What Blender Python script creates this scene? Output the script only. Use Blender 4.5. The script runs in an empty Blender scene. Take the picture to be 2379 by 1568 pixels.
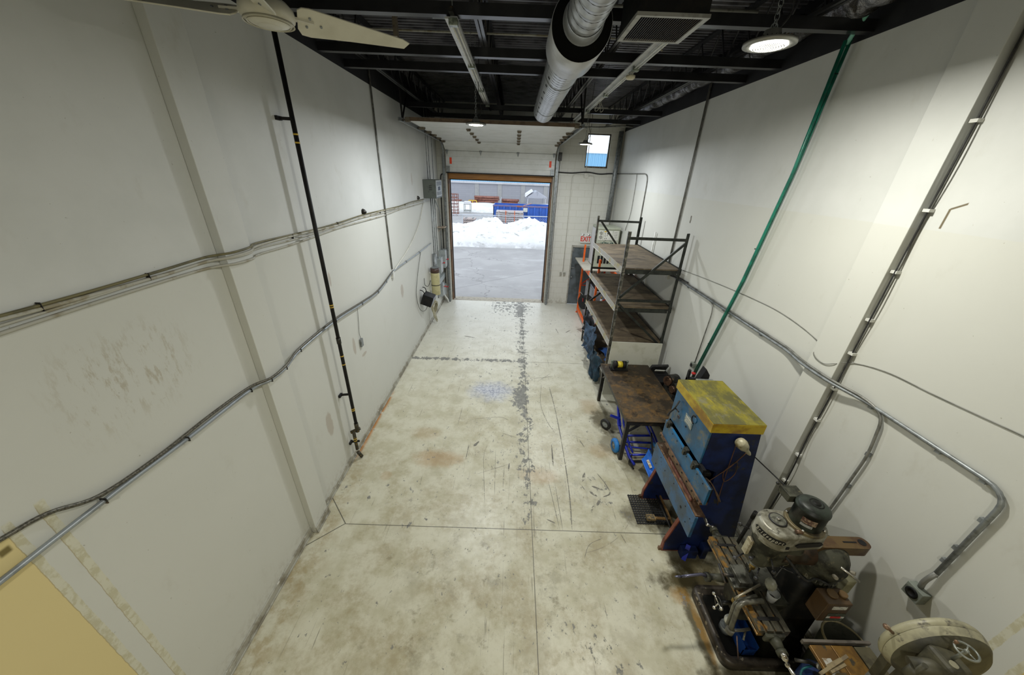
import bpy, bmesh, math, random
from mathutils import Vector, Matrix, Euler
random.seed(7)
SC = bpy.context.scene
COL = SC.collection
PI = math.pi
# ------------------------------------------------------------------ camera
F_PX, PITCH, YAW, ROLL, HC = 788.956, .448745, .0061068, .0380122, 4.4
_F0 = Vector((math.sin(YAW), math.cos(YAW), 0)); _Rt = Vector((math.cos(YAW), -math.sin(YAW), 0)); _U = Vector((0, 0, 1))
_F = _F0 * math.cos(PITCH) - _U * math.sin(PITCH); _Up = _U * math.cos(PITCH) + _F0 * math.sin(PITCH)
_r = _Rt * math.cos(ROLL) + _Up * math.sin(ROLL); _u = -_Rt * math.sin(ROLL) + _Up * math.cos(ROLL)
cam = bpy.data.cameras.new('camera'); cam.sensor_width = 36; cam.sensor_fit = 'HORIZONTAL'
cam.lens = 36 * F_PX / 2379; cam.clip_start = .05; cam.clip_end = 500
CAM = bpy.data.objects.new('camera', cam); COL.objects.link(CAM); SC.camera = CAM
_m = Matrix((_r, _u, -_F)).transposed().to_4x4(); _m.translation = Vector((0, 0, HC)); CAM.matrix_world = _m
# ------------------------------------------------------------------ world, light, exposure
SC.view_settings.view_transform = 'Standard'; SC.view_settings.look = 'None'
SC.view_settings.gamma = 1; SC.view_settings.use_curve_mapping = False; SC.view_settings.exposure = 0.0
W = bpy.data.worlds.new('overcast_sky'); SC.world = W; W.use_nodes = True
_bg = W.node_tree.nodes['Background']; _bg.inputs[0].default_value = (.86, .93, 1.0, 1); _bg.inputs[1].default_value = 1.8
LAMP_W = 103          # each high bay lamp
LAMP_COL = (1.0, .985, .89)
XL, XR, YF, ZT = -2.56, 3.33, 12.28, 5.69      # left wall, right wall, far wall, top of the white drywall
YN, ZC = -3.2, 6.3                              # near wall behind the camera, roof deck

# ------------------------------------------------------------------ node helper
class V:
    def __init__(s, nt, sock): s.nt = nt; s.k = sock
    def _m(s, op, b=None, c=None, clamp=False):
        n = s.nt.nodes.new('ShaderNodeMath'); n.operation = op; n.use_clamp = clamp
        for i, q in enumerate((s, b, c)):
            if q is None: continue
            if isinstance(q, V): s.nt.links.new(q.k, n.inputs[i])
            else: n.inputs[i].default_value = q
        return V(s.nt, n.outputs[0])
    def __add__(s, b): return s._m('ADD', b)
    def __sub__(s, b): return s._m('SUBTRACT', b)
    def __mul__(s, b): return s._m('MULTIPLY', b)
    __radd__ = __add__; __rmul__ = __mul__
    def inv(s): return s._m('MULTIPLY', -1) + 1
    def abs(s): return s._m('ABSOLUTE')
    def max(s, b): return s._m('MAXIMUM', b)
    def min(s, b): return s._m('MINIMUM', b)
    def sm(s, lo, hi):                      # smoothstep lo -> hi (lo may exceed hi)
        n = s.nt.nodes.new('ShaderNodeMapRange'); n.interpolation_type = 'SMOOTHSTEP'
        s.nt.links.new(s.k, n.inputs[0])
        if lo < hi: n.inputs[1].default_value = lo; n.inputs[2].default_value = hi; n.inputs[3].default_value = 0; n.inputs[4].default_value = 1
        else: n.inputs[1].default_value = hi; n.inputs[2].default_value = lo; n.inputs[3].default_value = 1; n.inputs[4].default_value = 0
        return V(s.nt, n.outputs[0])
    def near(s, c, w, f=None): return (s - c).abs().sm(w, w * .4 if f is None else f)     # 1 near c
class MatB:
    def __init__(s, name, rough=.6, metal=0, spec=None):
        s.m = bpy.data.materials.new(name); s.m.use_nodes = True; s.nt = s.m.node_tree
        s.b = s.nt.nodes['Principled BSDF']; s.b.inputs['Roughness'].default_value = rough; s.b.inputs['Metallic'].default_value = metal
        if spec is not None: s.b.inputs['Specular IOR Level'].default_value = spec
        tc = s.nt.nodes.new('ShaderNodeTexCoord'); s.co = tc.outputs['Object']
        sp = s.nt.nodes.new('ShaderNodeSeparateXYZ'); s.nt.links.new(s.co, sp.inputs[0])
        s.x, s.y, s.z = (V(s.nt, sp.outputs[i]) for i in range(3))
    def vec(s, x, y, z):
        n = s.nt.nodes.new('ShaderNodeCombineXYZ')
        for i, q in enumerate((x, y, z)):
            if isinstance(q, V): s.nt.links.new(q.k, n.inputs[i])
            else: n.inputs[i].default_value = q
        return n.outputs[0]
    def map(s, scale=(1, 1, 1), rot=(0, 0, 0), loc=(0, 0, 0)):
        n = s.nt.nodes.new('ShaderNodeMapping'); s.nt.links.new(s.co, n.inputs[0])
        n.inputs[1].default_value = loc; n.inputs[2].default_value = rot; n.inputs[3].default_value = scale
        return n.outputs[0]
    def noise(s, scale=5, detail=4, rough=.55, vec=None, dist=0, loc=None):
        n = s.nt.nodes.new('ShaderNodeTexNoise'); n.inputs['Scale'].default_value = scale; n.inputs['Detail'].default_value = detail
        n.inputs['Roughness'].default_value = rough; n.inputs['Distortion'].default_value = dist
        if loc: vec = s.map(loc=loc)
        s.nt.links.new(vec if vec is not None else s.co, n.inputs['Vector'])
        return V(s.nt, n.outputs[0])
    def voro(s, scale, vec=None, feature='F1'):
        n = s.nt.nodes.new('ShaderNodeTexVoronoi'); n.feature = feature; n.inputs['Scale'].default_value = scale
        s.nt.links.new(vec if vec is not None else s.co, n.inputs['Vector']); return V(s.nt, n.outputs[0])
    def mix(s, a, b, f):
        n = s.nt.nodes.new('ShaderNodeMix'); n.data_type = 'RGBA'
        if isinstance(f, V): s.nt.links.new(f.k, n.inputs[0])
        else: n.inputs[0].default_value = f
        for i, q in ((6, a), (7, b)):
            if isinstance(q, tuple): n.inputs[i].default_value = (*q, 1)
            else: s.nt.links.new(q, n.inputs[i])
        return n.outputs[2]
    def col(s, c):
        if isinstance(c, tuple): s.b.inputs['Base Color'].default_value = (*c, 1)
        else: s.nt.links.new(c, s.b.inputs['Base Color'])
    def rough(s, v): s.nt.links.new(v.k, s.b.inputs['Roughness'])
    def bump(s, h, strength=.3, dist=.01):
        n = s.nt.nodes.new('ShaderNodeBump'); n.inputs['Strength'].default_value = strength; n.inputs['Distance'].default_value = dist
        s.nt.links.new(h.k, n.inputs['Height']); s.nt.links.new(n.outputs[0], s.b.inputs['Normal'])
_MC = {}
def pm(name, c1, c2=None, scale=12, lo=.5, hi=.62, rough=.5, metal=0, bump=0, c3=None, s3=40, lo3=.62, hi3=.68, stretch=None, spec=None, det=5):
    """worn surface: c1 with cloudy patches of c2 and small chips of c3"""
    if name in _MC: return _MC[name]
    m = MatB(name, rough, metal, spec)
    if c2 is None: c2 = tuple(v * .8 for v in c1)
    vec = m.map(scale=stretch) if stretch else None
    n = m.noise(scale, det, .6, vec)
    c = m.mix(c1, c2, n.sm(lo, hi))
    if c3: c = m.mix(c, c3, m.noise(s3, 4, .6).sm(lo3, hi3))
    m.col(c)
    if bump: m.bump(m.noise(scale * 4, 3), bump, .004)
    _MC[name] = m.m; return m.m
def emis(name, c, s):
    if name in _MC: return _MC[name]
    m = bpy.data.materials.new(name); m.use_nodes = True; nt = m.node_tree
    b = nt.nodes['Principled BSDF']; b.inputs['Base Color'].default_value = (.8, .8, .8, 1)
    b.inputs['Emission Color'].default_value = (*c, 1); b.inputs['Emission Strength'].default_value = s
    _MC[name] = m; return m
# ------------------------------------------------------------------ mesh helper
OFF = {}
class MB:
    def __init__(s): s.v = []; s.f = []; s.sm = []
    def add(s, vs, fs, smooth=False):
        o = len(s.v); s.v += [Vector(q) for q in vs]; s.f += [tuple(i + o for i in f) for f in fs]; s.sm += [smooth] * len(fs); return s
    def box(s, x0, y0, z0, x1, y1, z1):
        return s.add([(x0, y0, z0), (x1, y0, z0), (x1, y1, z0), (x0, y1, z0), (x0, y0, z1), (x1, y0, z1), (x1, y1, z1), (x0, y1, z1)],
                     [(0, 3, 2, 1), (4, 5, 6, 7), (0, 1, 5, 4), (1, 2, 6, 5), (2, 3, 7, 6), (3, 0, 4, 7)])
    def obox(s, c, size, rot=(0, 0, 0)):
        R = rot if isinstance(rot, Matrix) else Euler(rot).to_matrix(); c = Vector(c); hx, hy, hz = (q / 2 for q in size)
        vs = [c + R @ Vector(q) for q in ((-hx, -hy, -hz), (hx, -hy, -hz), (hx, hy, -hz), (-hx, hy, -hz), (-hx, -hy, hz), (hx, -hy, hz), (hx, hy, hz), (-hx, hy, hz))]
        return s.add(vs, [(0, 3, 2, 1), (4, 5, 6, 7), (0, 1, 5, 4), (1, 2, 6, 5), (2, 3, 7, 6), (3, 0, 4, 7)])
    def bar(s, p0, p1, w, h, up=(0, 0, 1)):
        p0, p1 = Vector(p0), Vector(p1); d = (p1 - p0).normalized(); up = Vector(up)
        if abs(d.dot(up)) > .99: up = Vector((0, 1, 0))
        a = d.cross(up).normalized(); b = a.cross(d).normalized()
        vs = [p + a * sx * w / 2 + b * sz * h / 2 for p in (p0, p1) for sx, sz in ((-1, -1), (1, -1), (1, 1), (-1, 1))]
        return s.add(vs, [(0, 1, 2, 3), (7, 6, 5, 4), (0, 4, 5, 1), (1, 5, 6, 2), (2, 6, 7, 3), (3, 7, 4, 0)])
    def angle(s, p0, p1, w, t, up=(0, 0, 1)):       # L section
        p0, p1 = Vector(p0), Vector(p1); d = (p1 - p0).normalized(); up = Vector(up); a = d.cross(up).normalized(); b = a.cross(d).normalized()
        s.bar(p0, p1, w, t, up); return s.bar(p0 + a * (w / 2) + b * (w / 2), p1 + a * (w / 2) + b * (w / 2), t, w, up)
    def tube(s, pts, r, n=8, closed=False):
        pts = [Vector(p) for p in pts]; N = len(pts); rs = r if isinstance(r, (list, tuple)) else [r] * N
        t0 = (pts[1] - pts[0]).normalized(); a = t0.orthogonal().normalized(); vs = []
        for i, p in enumerate(pts):
            if closed: t = pts[(i + 1) % N] - pts[i - 1]
            else: t = pts[min(i + 1, N - 1)] - pts[max(i - 1, 0)]
            t.normalize(); a = (a - t * a.dot(t)).normalized(); b = t.cross(a)
            vs += [p + (a * math.cos(2 * PI * k / n) + b * math.sin(2 * PI * k / n)) * rs[i] for k in range(n)]
        fs = []
        for i in range(N if closed else N - 1):
            j = (i + 1) % N
            for k in range(n): l = (k + 1) % n; fs.append((i * n + k, i * n + l, j * n + l, j * n + k))
        s.add(vs, fs, True)
        if not closed: s.add(vs[:n], [tuple(range(n))[::-1]]); s.add(vs[-n:], [tuple(range(n))])
        return s
    def lathe(s, prof, o=(0, 0, 0), axis=(0, 0, 1), n=24, smooth=True):
        o = Vector(o); ax = Vector(axis).normalized(); a = ax.orthogonal().normalized(); b = ax.cross(a)
        for i in range(len(prof) - 1):
            ring = []
            for rr, h in (prof[i], prof[i + 1]):
                ring += [o + ax * h + (a * math.cos(2 * PI * k / n) + b * math.sin(2 * PI * k / n)) * max(rr, 1e-5) for k in range(n)]
            s.add(ring, [(k, (k + 1) % n, n + (k + 1) % n, n + k) for k in range(n)], smooth)
        return s
    def cyl(s, p0, p1, r, r2=None, n=16):
        p0, p1 = Vector(p0), Vector(p1); L = (p1 - p0).length; r2 = r if r2 is None else r2
        s.lathe([(r, 0), (r2, L)], p0, p1 - p0, n); return s.lathe([(0, 0), (r, 0)], p0, p1 - p0, n, False).lathe([(r2, L), (0, L)], p0, p1 - p0, n, False)
    def prism(s, poly, o, u, v, w, smooth=False):   # poly in (u,v), extruded by vector w
        o, u, v, w = Vector(o), Vector(u), Vector(v), Vector(w); n = len(poly)
        P = [o + u * a + v * b for a, b in poly]
        return s.add(P + [p + w for p in P], [tuple(range(n))[::-1], tuple(range(n, 2 * n))]).add(P + [p + w for p in P], [(k, (k + 1) % n, n + (k + 1) % n, n + k) for k in range(n)], smooth)
    def ball(s, c, r, n=12, sc=(1, 1, 1)):
        c = Vector(c); m = n // 2; vs = []
        for i in range(m + 1):
            th = PI * i / m
            vs += [c + Vector((r * sc[0] * math.sin(th) * math.cos(2 * PI * k / n), r * sc[1] * math.sin(th) * math.sin(2 * PI * k / n), r * sc[2] * math.cos(th))) for k in range(n)]
        return s.add(vs, [(i * n + k, (i + 1) * n + k, (i + 1) * n + (k + 1) % n, i * n + (k + 1) % n) for i in range(m) for k in range(n)], True)
    def sheet(s, fn, nu, nv, smooth=True):
        vs = [fn(i / nu, j / nv) for i in range(nu + 1) for j in range(nv + 1)]
        return s.add(vs, [(i * (nv + 1) + j, (i + 1) * (nv + 1) + j, (i + 1) * (nv + 1) + j + 1, i * (nv + 1) + j + 1) for i in range(nu) for j in range(nv)], smooth)
    def build(s, name, mat, parent=None, bevel=0, solid=0, kind=None, seg=2):
        me = bpy.data.meshes.new(name); off = OFF.get(parent.name, Vector()) if parent else Vector()
        bm = bmesh.new(); bv = [bm.verts.new(q - off) for q in s.v]
        for f, sm in zip(s.f, s.sm):
            try: fc = bm.faces.new([bv[i] for i in f]); fc.smooth = sm
            except ValueError: pass
        bmesh.ops.remove_doubles(bm, verts=bm.verts, dist=1e-5)
        bmesh.ops.recalc_face_normals(bm, faces=bm.faces)
        bm.to_mesh(me); bm.free()
        o = bpy.data.objects.new(name, me); COL.objects.link(o)
        for m in (mat if isinstance(mat, list) else [mat]): me.materials.append(m)
        if parent: o.parent = parent; OFF[o.name] = off
        if solid: q = o.modifiers.new('thickness', 'SOLIDIFY'); q.thickness = solid; q.offset = 0
        if bevel: q = o.modifiers.new('edges', 'BEVEL'); q.width = bevel; q.segments = seg; q.limit_method = 'ANGLE'; q.angle_limit = math.radians(50)
        if kind: o['kind'] = kind
        return o
def each(mb, name, mat, parent, **kw):          # every separate piece of the builder becomes its own object
    par = list(range(len(mb.v))); key = {}
    def fd(i):
        while par[i] != i: par[i] = par[par[i]]; i = par[i]
        return i
    for i, q in enumerate(mb.v):
        k = (round(q.x, 5), round(q.y, 5), round(q.z, 5)); j = key.setdefault(k, i)
        if j != i: par[fd(i)] = fd(j)
    for f in mb.f:
        for i in f[1:]: par[fd(i)] = fd(f[0])
    gr = {}
    for f, sm in zip(mb.f, mb.sm): gr.setdefault(fd(f[0]), []).append((f, sm))
    out = []
    for fs in gr.values():
        m = MB(); ix = {}
        for f, sm in fs:
            for i in f:
                if i not in ix: ix[i] = len(m.v); m.v.append(mb.v[i])
            m.f.append(tuple(ix[i] for i in f)); m.sm.append(sm)
        out.append(m.build(name, mat, parent, **kw))
    return out
def thing(name, label, cat, loc=(0, 0, 0), group=None):
    o = bpy.data.objects.new(name, None); COL.objects.link(o); o.location = loc; o.empty_display_size = .1
    OFF[o.name] = Vector(loc); o['label'] = label; o['category'] = cat
    if group: o['group'] = group
    return o
def struct(name, loc=(0, 0, 0)):
    o = bpy.data.objects.new(name, None); COL.objects.link(o); o.location = loc; OFF[o.name] = Vector(loc); o['kind'] = 'structure'; return o
def tag(o, label, cat, group=None, kind=None):
    o['label'] = label; o['category'] = cat
    if group: o['group'] = group
    if kind: o['kind'] = kind
    return o
def copy_tree(o, loc=None, parent=None, label=None):
    c = o.copy(); COL.objects.link(c); c.parent = parent
    if loc is not None: c.location = loc
    if label: c['label'] = label
    for ch in [q for q in bpy.data.objects if q.parent == o]: copy_tree(ch, None, c)
    return c
def rnd(pts, r=.06, n=5):                       # polyline with rounded corners
    pts = [Vector(p) for p in pts]; out = [pts[0]]
    for a, b, c in zip(pts, pts[1:], pts[2:]):
        ra = min(r, (b - a).length * .48); rc = min(r, (c - b).length * .48); p, q = b + (a - b).normalized() * ra, b + (c - b).normalized() * rc
        out += [p.lerp(b, t / n).lerp(b.lerp(q, t / n), t / n) for t in range(n + 1)]
    return out + [pts[-1]]
def spline(pts, n=6):                           # Catmull-Rom
    P = [Vector(p) for p in pts]; P = [P[0] * 2 - P[1]] + P + [P[-1] * 2 - P[-2]]; out = []
    for a, b, c, d in zip(P, P[1:], P[2:], P[3:]):
        for k in range(n):
            t = k / n; out.append(.5 * ((2 * b) + (c - a) * t + (2 * a - 5 * b + 4 * c - d) * t * t + (3 * b - a - 3 * c + d) * t ** 3))
    return out + [P[-2]]
def circle(c, r, u, v, n=24): c, u, v = Vector(c), Vector(u), Vector(v); return [c + (u * math.cos(2 * PI * k / n) + v * math.sin(2 * PI * k / n)) * r for k in range(n)]
def text(st, size, c, right, up, mat, parent, name='lettering', ext=.001, sx=1.0, bold=0):
    cu = bpy.data.curves.new(name, 'FONT'); cu.body = st; cu.size = size; cu.extrude = ext; cu.align_x = 'CENTER'; cu.align_y = 'CENTER'; cu.resolution_u = 3; cu.offset = bold
    t = bpy.data.objects.new(name + '_curve', cu); COL.objects.link(t); bpy.context.view_layer.update()
    me = bpy.data.meshes.new_from_object(t.evaluated_get(bpy.context.evaluated_depsgraph_get())); bpy.data.objects.remove(t)
    r, u = Vector(right).normalized(), Vector(up).normalized(); w = r.cross(u); off = OFF.get(parent.name, Vector())
    for q in me.vertices: p = q.co.copy(); q.co = Vector(c) - off + r * p.x * sx + u * p.y + w * p.z
    me.name = name; me.materials.clear(); me.materials.append(mat)
    o = bpy.data.objects.new(name, me); COL.objects.link(o); o.parent = parent; OFF[o.name] = off; return o
def at(px, py, ax, v):                          # the point of a plane that the photograph shows at px, py
    d = _r * ((px - 1189.5) / F_PX) - _u * ((py - 784) / F_PX) + _F; i = 'xyz'.index(ax); C0 = Vector((0, 0, HC))
    return C0 + d * ((v - C0[i]) / d[i])

# ------------------------------------------------------------------ common materials
STEEL = pm('galvanised_steel', (.27, .29, .295), (.18, .19, .19), 14, .45, .62, .42, .45)
CONDUIT = pm('conduit_steel', (.22, .22, .20), (.14, .14, .125), 10, .45, .6, .45, .3)
DKSTEEL = pm('dark_oily_steel', (.045, .043, .038), (.018, .017, .015), 14, .4, .6, .42, .6, c3=(.16, .09, .04), s3=20)
BLACK = pm('black_paint', (.008, .008, .009), (.014, .013, .012), 8, .45, .6, .55, spec=.25)
BLKRUB = pm('black_rubber', (.014, .014, .014), (.03, .03, .03), 20, .5, .6, .75)
CABLEW = pm('painted_cable', (.42, .41, .35), (.28, .25, .17), 6, .5, .62, .6)
CABLEG = pm('grey_cable', (.2, .2, .18), (.13, .13, .11), 8, .45, .6, .5)
RED = pm('red_plastic', (.55, .02, .02), (.4, .015, .015), 8, rough=.4)
CHROME = pm('chrome', (.6, .58, .54), (.3, .26, .22), 20, .5, .7, .25, .9)
BRASS = pm('brass', (.45, .32, .1), (.25, .15, .05), 20, rough=.4, metal=.8)
YELTAPE = pm('yellow_tape', (.6, .4, .04), (.45, .28, .03), 20, rough=.5)
WHITEP = pm('white_plastic', (.62, .62, .58), (.5, .5, .45), 10, rough=.4)
LABEL = pm('paper_label', (.6, .6, .55), (.3, .3, .28), 60, .5, .6, .6)

# ================================================================== SETTING
def floor_mat():
    m = MatB('worn_painted_concrete', .35); x, y = m.x, m.y
    big = m.noise(.9, 5, .6); mid = m.noise(3.2, 6, .62); fine = m.noise(16, 6, .65); vf = m.noise(60, 4, .6)
    base = m.mix((.57, .55, .43), (.46, .435, .31), mid.sm(.4, .66))
    base = m.mix(base, (.66, .655, .60), y.sm(4.5, 11) * .7)  # far floor paler and more neutral: the daylight there is worked into the colour
    # yellow brown grime, more of it in the front half and against the walls
    g = (m.noise(1.7, 7, .66, loc=(3, 1, 0)) + fine * .35).sm(.62, .86) * (y.sm(8.5, 1.5) * .75 + .2)
    base = m.mix(base, (.29, .235, .12), g * .66)
    g2 = (m.noise(4.5, 6, .68, loc=(7, 3, 0))).sm(.55, .7) * (y.sm(4.4, 2.4)) * x.near(-.1, 2.0, .8)
    base = m.mix(base, (.19, .165, .095), g2 * .7)
    sm_ = (m.noise(2.6, 7, .7, loc=(5, 5, 0))).sm(.54, .66) * y.sm(4.6, 1.4) * x.near(.2, 2.2, .6)
    base = m.mix(base, (.24, .22, .15), sm_ * .55)
    edge = (x - XL).sm(.55, .03) * m.noise(5, 6, .7, loc=(1, 8, 0)).sm(.42, .62) * y.sm(6.5, 2.5)
    base = m.mix(base, (.30, .22, .09), edge * .7)
    def blob(cx, cy, rx, ry, lo, hi, sc=5):
        dx, dy = (x - cx) * (1 / rx), (y - cy) * (1 / ry); d = (dx * dx + dy * dy)
        return (d + (m.noise(sc, 6, .68) - .5) * 2.2).sm(hi, lo)
    rust = (.34, .17, .035)
    mot = (m.noise(2.1, 8, .72, loc=(8, 2, 0))).sm(.50, .64) * x.near(.2, 2.2, 1.0) * y.sm(10.5, 7.5)
    base = m.mix(base, (.36, .33, .23), mot * .5)
    base = m.mix(base, (.42, .16, .02), (x - XL).sm(.10, .035) * y.near(5.2, 1.1, .7) * mid.sm(.35, .5) * .9)
    for cx, cy, rx, ry, k in ((-1.15, 4.3, .45, .22, .55), (.55, 4.0, .35, .2, .4), (1.72, 4.6, .3, .2, .35), (1.75, 5.9, .25, .3, .35), (-1.5, 4.9, .3, .2, .25), (-1.9, 3.9, .1, .1, .35)):
        base = m.mix(base, rust, blob(cx, cy, rx, ry, .1, 1.3) * k * .8)
    oil = (.07, .055, .02)
    for cx, cy, rx, ry, k in ((1.95, 5.45, .3, .45, .85), (1.9, 4.8, .22, .3, .55), (2.15, 3.35, .5, .28, .75), (2.4, 2.45, .6, .2, 1.0), (2.45, 2.66, .4, .12, .9), (2.16, 2.0, .08, .5, .9), (2.4, 1.55, .5, .14, .9), (2.3, 4.3, .4, .35, .6), (2.9, 1.3, .6, .4, .7), (2.35, 2.75, .3, .15, .7)):
        base = m.mix(base, oil, blob(cx, cy, rx, ry, .15, 1.25, 7) * k)
    base = m.mix(base, (.36, .19, .03), blob(2.2, 2.0, .05, .4, .1, 1.1, 9) * .55)
    base = m.mix(base, (.36, .19, .03), blob(2.1, 2.3, .12, .12, .1, 1.3, 9) * .5)
    # bare grey concrete where the paint has worn off
    grey = m.mix((.125, .125, .115), (.20, .20, .185), fine.sm(.4, .6))
    chip = m.noise(8, 10, .74, vec=m.map(scale=(1.2, .8, 1))); chip2 = m.noise(22, 7, .74, vec=m.map(scale=(1.2, .7, 1), rot=(0, 0, .3), loc=(4, 4, 0)))
    lane = (x + (m.noise(1.6, 3, loc=(2, 2, 0)) - .5) * .5).near(.34, .24, .0) * y.sm(2.9, 3.4) * y.sm(13, 11) * (y.sm(4.2, 6.5) * .2 + .8)
    wear = (chip + lane * .13 + y.near(7.72, .14, .02) * x.sm(.6, .2) * .16 + y.sm(10.2, 11.8) * x.near(0, 1.0, .5) * .13 + y.near(6.2, .7, .2) * x.near(.22, .32, .05) * .12 + m.noise(1.2, 3, loc=(6, 1, 0)).sm(.45, .7) * .05 * y.sm(12, 10) - .025).sm(.605, .625)
    spk = (chip2 + x.near(.3, 1.9, .4) * .035 + y.sm(2, 5) * .02).sm(.66, .672)
    base = m.mix(base, grey, wear.max(spk) * .9)
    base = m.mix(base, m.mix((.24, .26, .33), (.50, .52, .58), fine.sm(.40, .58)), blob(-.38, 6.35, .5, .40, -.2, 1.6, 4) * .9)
    # scratches in several directions
    sc = None
    for i, (a, sx, sy, th) in enumerate(((.03, 30, .35, .70), (.6, 26, 1.0, .715), (-.5, 26, .8, .715), (1.25, 22, 1.2, .72), (-.14, 50, .3, .71))):
        q = m.noise(1, 4, .6, vec=m.map(scale=(sx, sy, 1), rot=(0, 0, a), loc=(i * 5, i * 3, 0))).sm(th - .05, th)
        sc = q if sc is None else sc.max(q)
    base = m.mix(base, (.16, .145, .105), sc * m.noise(1.6, 4, loc=(9, 9, 0)).sm(.47, .58) * .75)
    arcs = (((x - .85) * (x - .85) + (y - 3.9) * (y - 3.9))._m('SQRT')).near(1.15, .008) * x.sm(.6, 1.2) * m.noise(6, 4).sm(.4, .55)
    base = m.mix(base, (.2, .18, .14), arcs * .5)
    # the cluster of dark scuffs beside the machine mat
    sq = m.noise(7, 2, .4, vec=m.map(scale=(2.6, .7, 1), rot=(0, 0, .5))).sm(.5, .54)
    base = m.mix(base, (.2, .2, .18), sq * ((x - 1.32) * (x - 1.32) * 9 + (y - 3.75) * (y - 3.75) * 8).sm(1, .5) * .15)
    # saw cuts
    jn = (x.near(.395, .006)).max(y.near(3.065, .007) * x.sm(-2.175, -2.165)).max(y.near(7.70, .007))
    d1 = ((x + 2.17) * .73 + (y - 3.07) * .68).abs().sm(.008, .004) * y.sm(3.06, 3.07) * x.sm(-2.16, -2.17)
    d2 = ((x + 2.17) * .66 + (y - 3.07) * -.75).abs().sm(.008, .004) * y.sm(3.08, 3.07) * x.sm(-2.16, -2.17)
    jn = jn.max(d1).max(d2)
    base = m.mix(base, (.05, .045, .035), jn * .85)
    base = m.mix(base, (.35, .33, .27), vf.sm(.6, .75) * .3)
    m.col(base); m.rough(fine * .25 + wear * .25 + y.sm(3, 10) * -.06 + .26)
    m.bump(wear * -1 + fine * .2 + jn * -2, .15, .004); return m.m
# tyre and drag marks: shallow worn-in strokes that belong to the floor surface
STROKES = [(0.015, [(0.94, 6.58), (0.99, 5.78), (1.01, 4.81), (1.0, 3.79), (0.95, 3.08)]), (0.01, [(0.77, 6.7), (0.7, 5.94), (0.78, 5.4), (0.91, 5.03)]), (0.009, [(-0.69, 5.35), (-0.17, 5.44), (0.03, 5.36)]), (0.011, [(0.55, 5.29), (0.25, 4.99)]), (0.007, [(-0.47, 3.99), (0.05, 4.22)]), (0.024, [(0.06, 4.25), (0.05, 4.08)]), (0.008, [(-0.02, 4.18), (-0.03, 3.75)]), (0.006, [(-0.34, 4.66), (-0.38, 4.35), (-0.29, 3.45)]), (0.006, [(-0.19, 4.55), (-0.15, 3.59)]), (0.025, [(0.82, 4.72), (0.8, 4.21)]), (0.009, [(0.79, 3.88), (0.82, 3.07)]), (0.007, [(0.69, 3.9), (0.78, 3.07)]), (0.045, [(-0.58, 4.61), (-0.5, 4.74)]), (0.038, [(1.31, 4.1), (1.24, 3.91)]), (0.014, [(1.33, 4.01), (1.39, 3.93)]), (0.037, [(1.37, 3.83), (1.54, 3.76)]), (0.037, [(1.31, 3.73), (1.42, 3.64)]), (0.019, [(1.51, 4.09), (1.59, 3.91), (1.63, 3.71), (1.5, 3.63)]), (0.036, [(1.46, 3.6), (1.38, 3.48)]), (0.022, [(1.33, 3.48), (1.28, 3.39)]), (0.014, [(1.19, 3.88), (1.25, 3.75)]), (0.017, [(0.61, 3.23), (0.72, 3.18)]), (0.006, [(1.05, 2.7), (1.15, 2.88), (1.35, 2.98)]), (0.016, [(1.35, 4.87), (1.41, 4.68)]), (0.01, [(-0.09, 4.98), (0.19, 4.86)]), (0.04, [(-1.37, 9.13), (-1.02, 9.02)]), (0.025, [(1.44, 9.91), (1.49, 9.54)]), (0.033, [(1.72, 9.62), (1.9, 9.82)]), (0.007, [(-0.94, 5.73), (-0.95, 5.12)]), (0.022, [(0.2, 8.3), (0.55, 8.05)]), (0.011, [(1.61, 3.05), (1.65, 2.91)]), (0.013, [(0.55, 6.9), (1.08, 7.04)]), (0.009, [(0.66, 6.76), (1.01, 7.15)]), (0.015, [(-0.67, 4.65), (-0.68, 4.29)])]
def scuff_mat():
    m = MatB('scuff_mark', .6); n = m.noise(22, 6, .7); m.col(m.mix((.12, .11, .085), (.2, .19, .16), n.sm(.4, .6)))
    m.nt.links.new((n + m.noise(5, 3) * .4).sm(.58, .70).k, m.b.inputs['Alpha']); return m.m
fb = MB().box(XL - .3, YN - .3, -.15, XR + .3, YF, 0); r_f = random.Random(11)
for w_, P in STROKES:
    Q = spline([(x, y, .0007) for x, y in P], 5); k = len(Q); vs = []
    for i, p in enumerate(Q):
        d = (Q[min(i + 1, k - 1)] - Q[max(i - 1, 0)]).normalized(); n_ = Vector((-d.y, d.x, 0)); hw = w_ * (.5 if 0 < i < k - 1 else .1) * r_f.uniform(.6, 1.2); vs += [p + n_ * hw, p - n_ * hw]
    fb.add(vs, [(2 * i, 2 * i + 2, 2 * i + 3, 2 * i + 1) for i in range(k - 1)])
fl_o = fb.build('floor', [floor_mat(), scuff_mat()], kind='structure')
for q in fl_o.data.polygons: q.material_index = 1 if q.center.z > .0004 else 0

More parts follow.
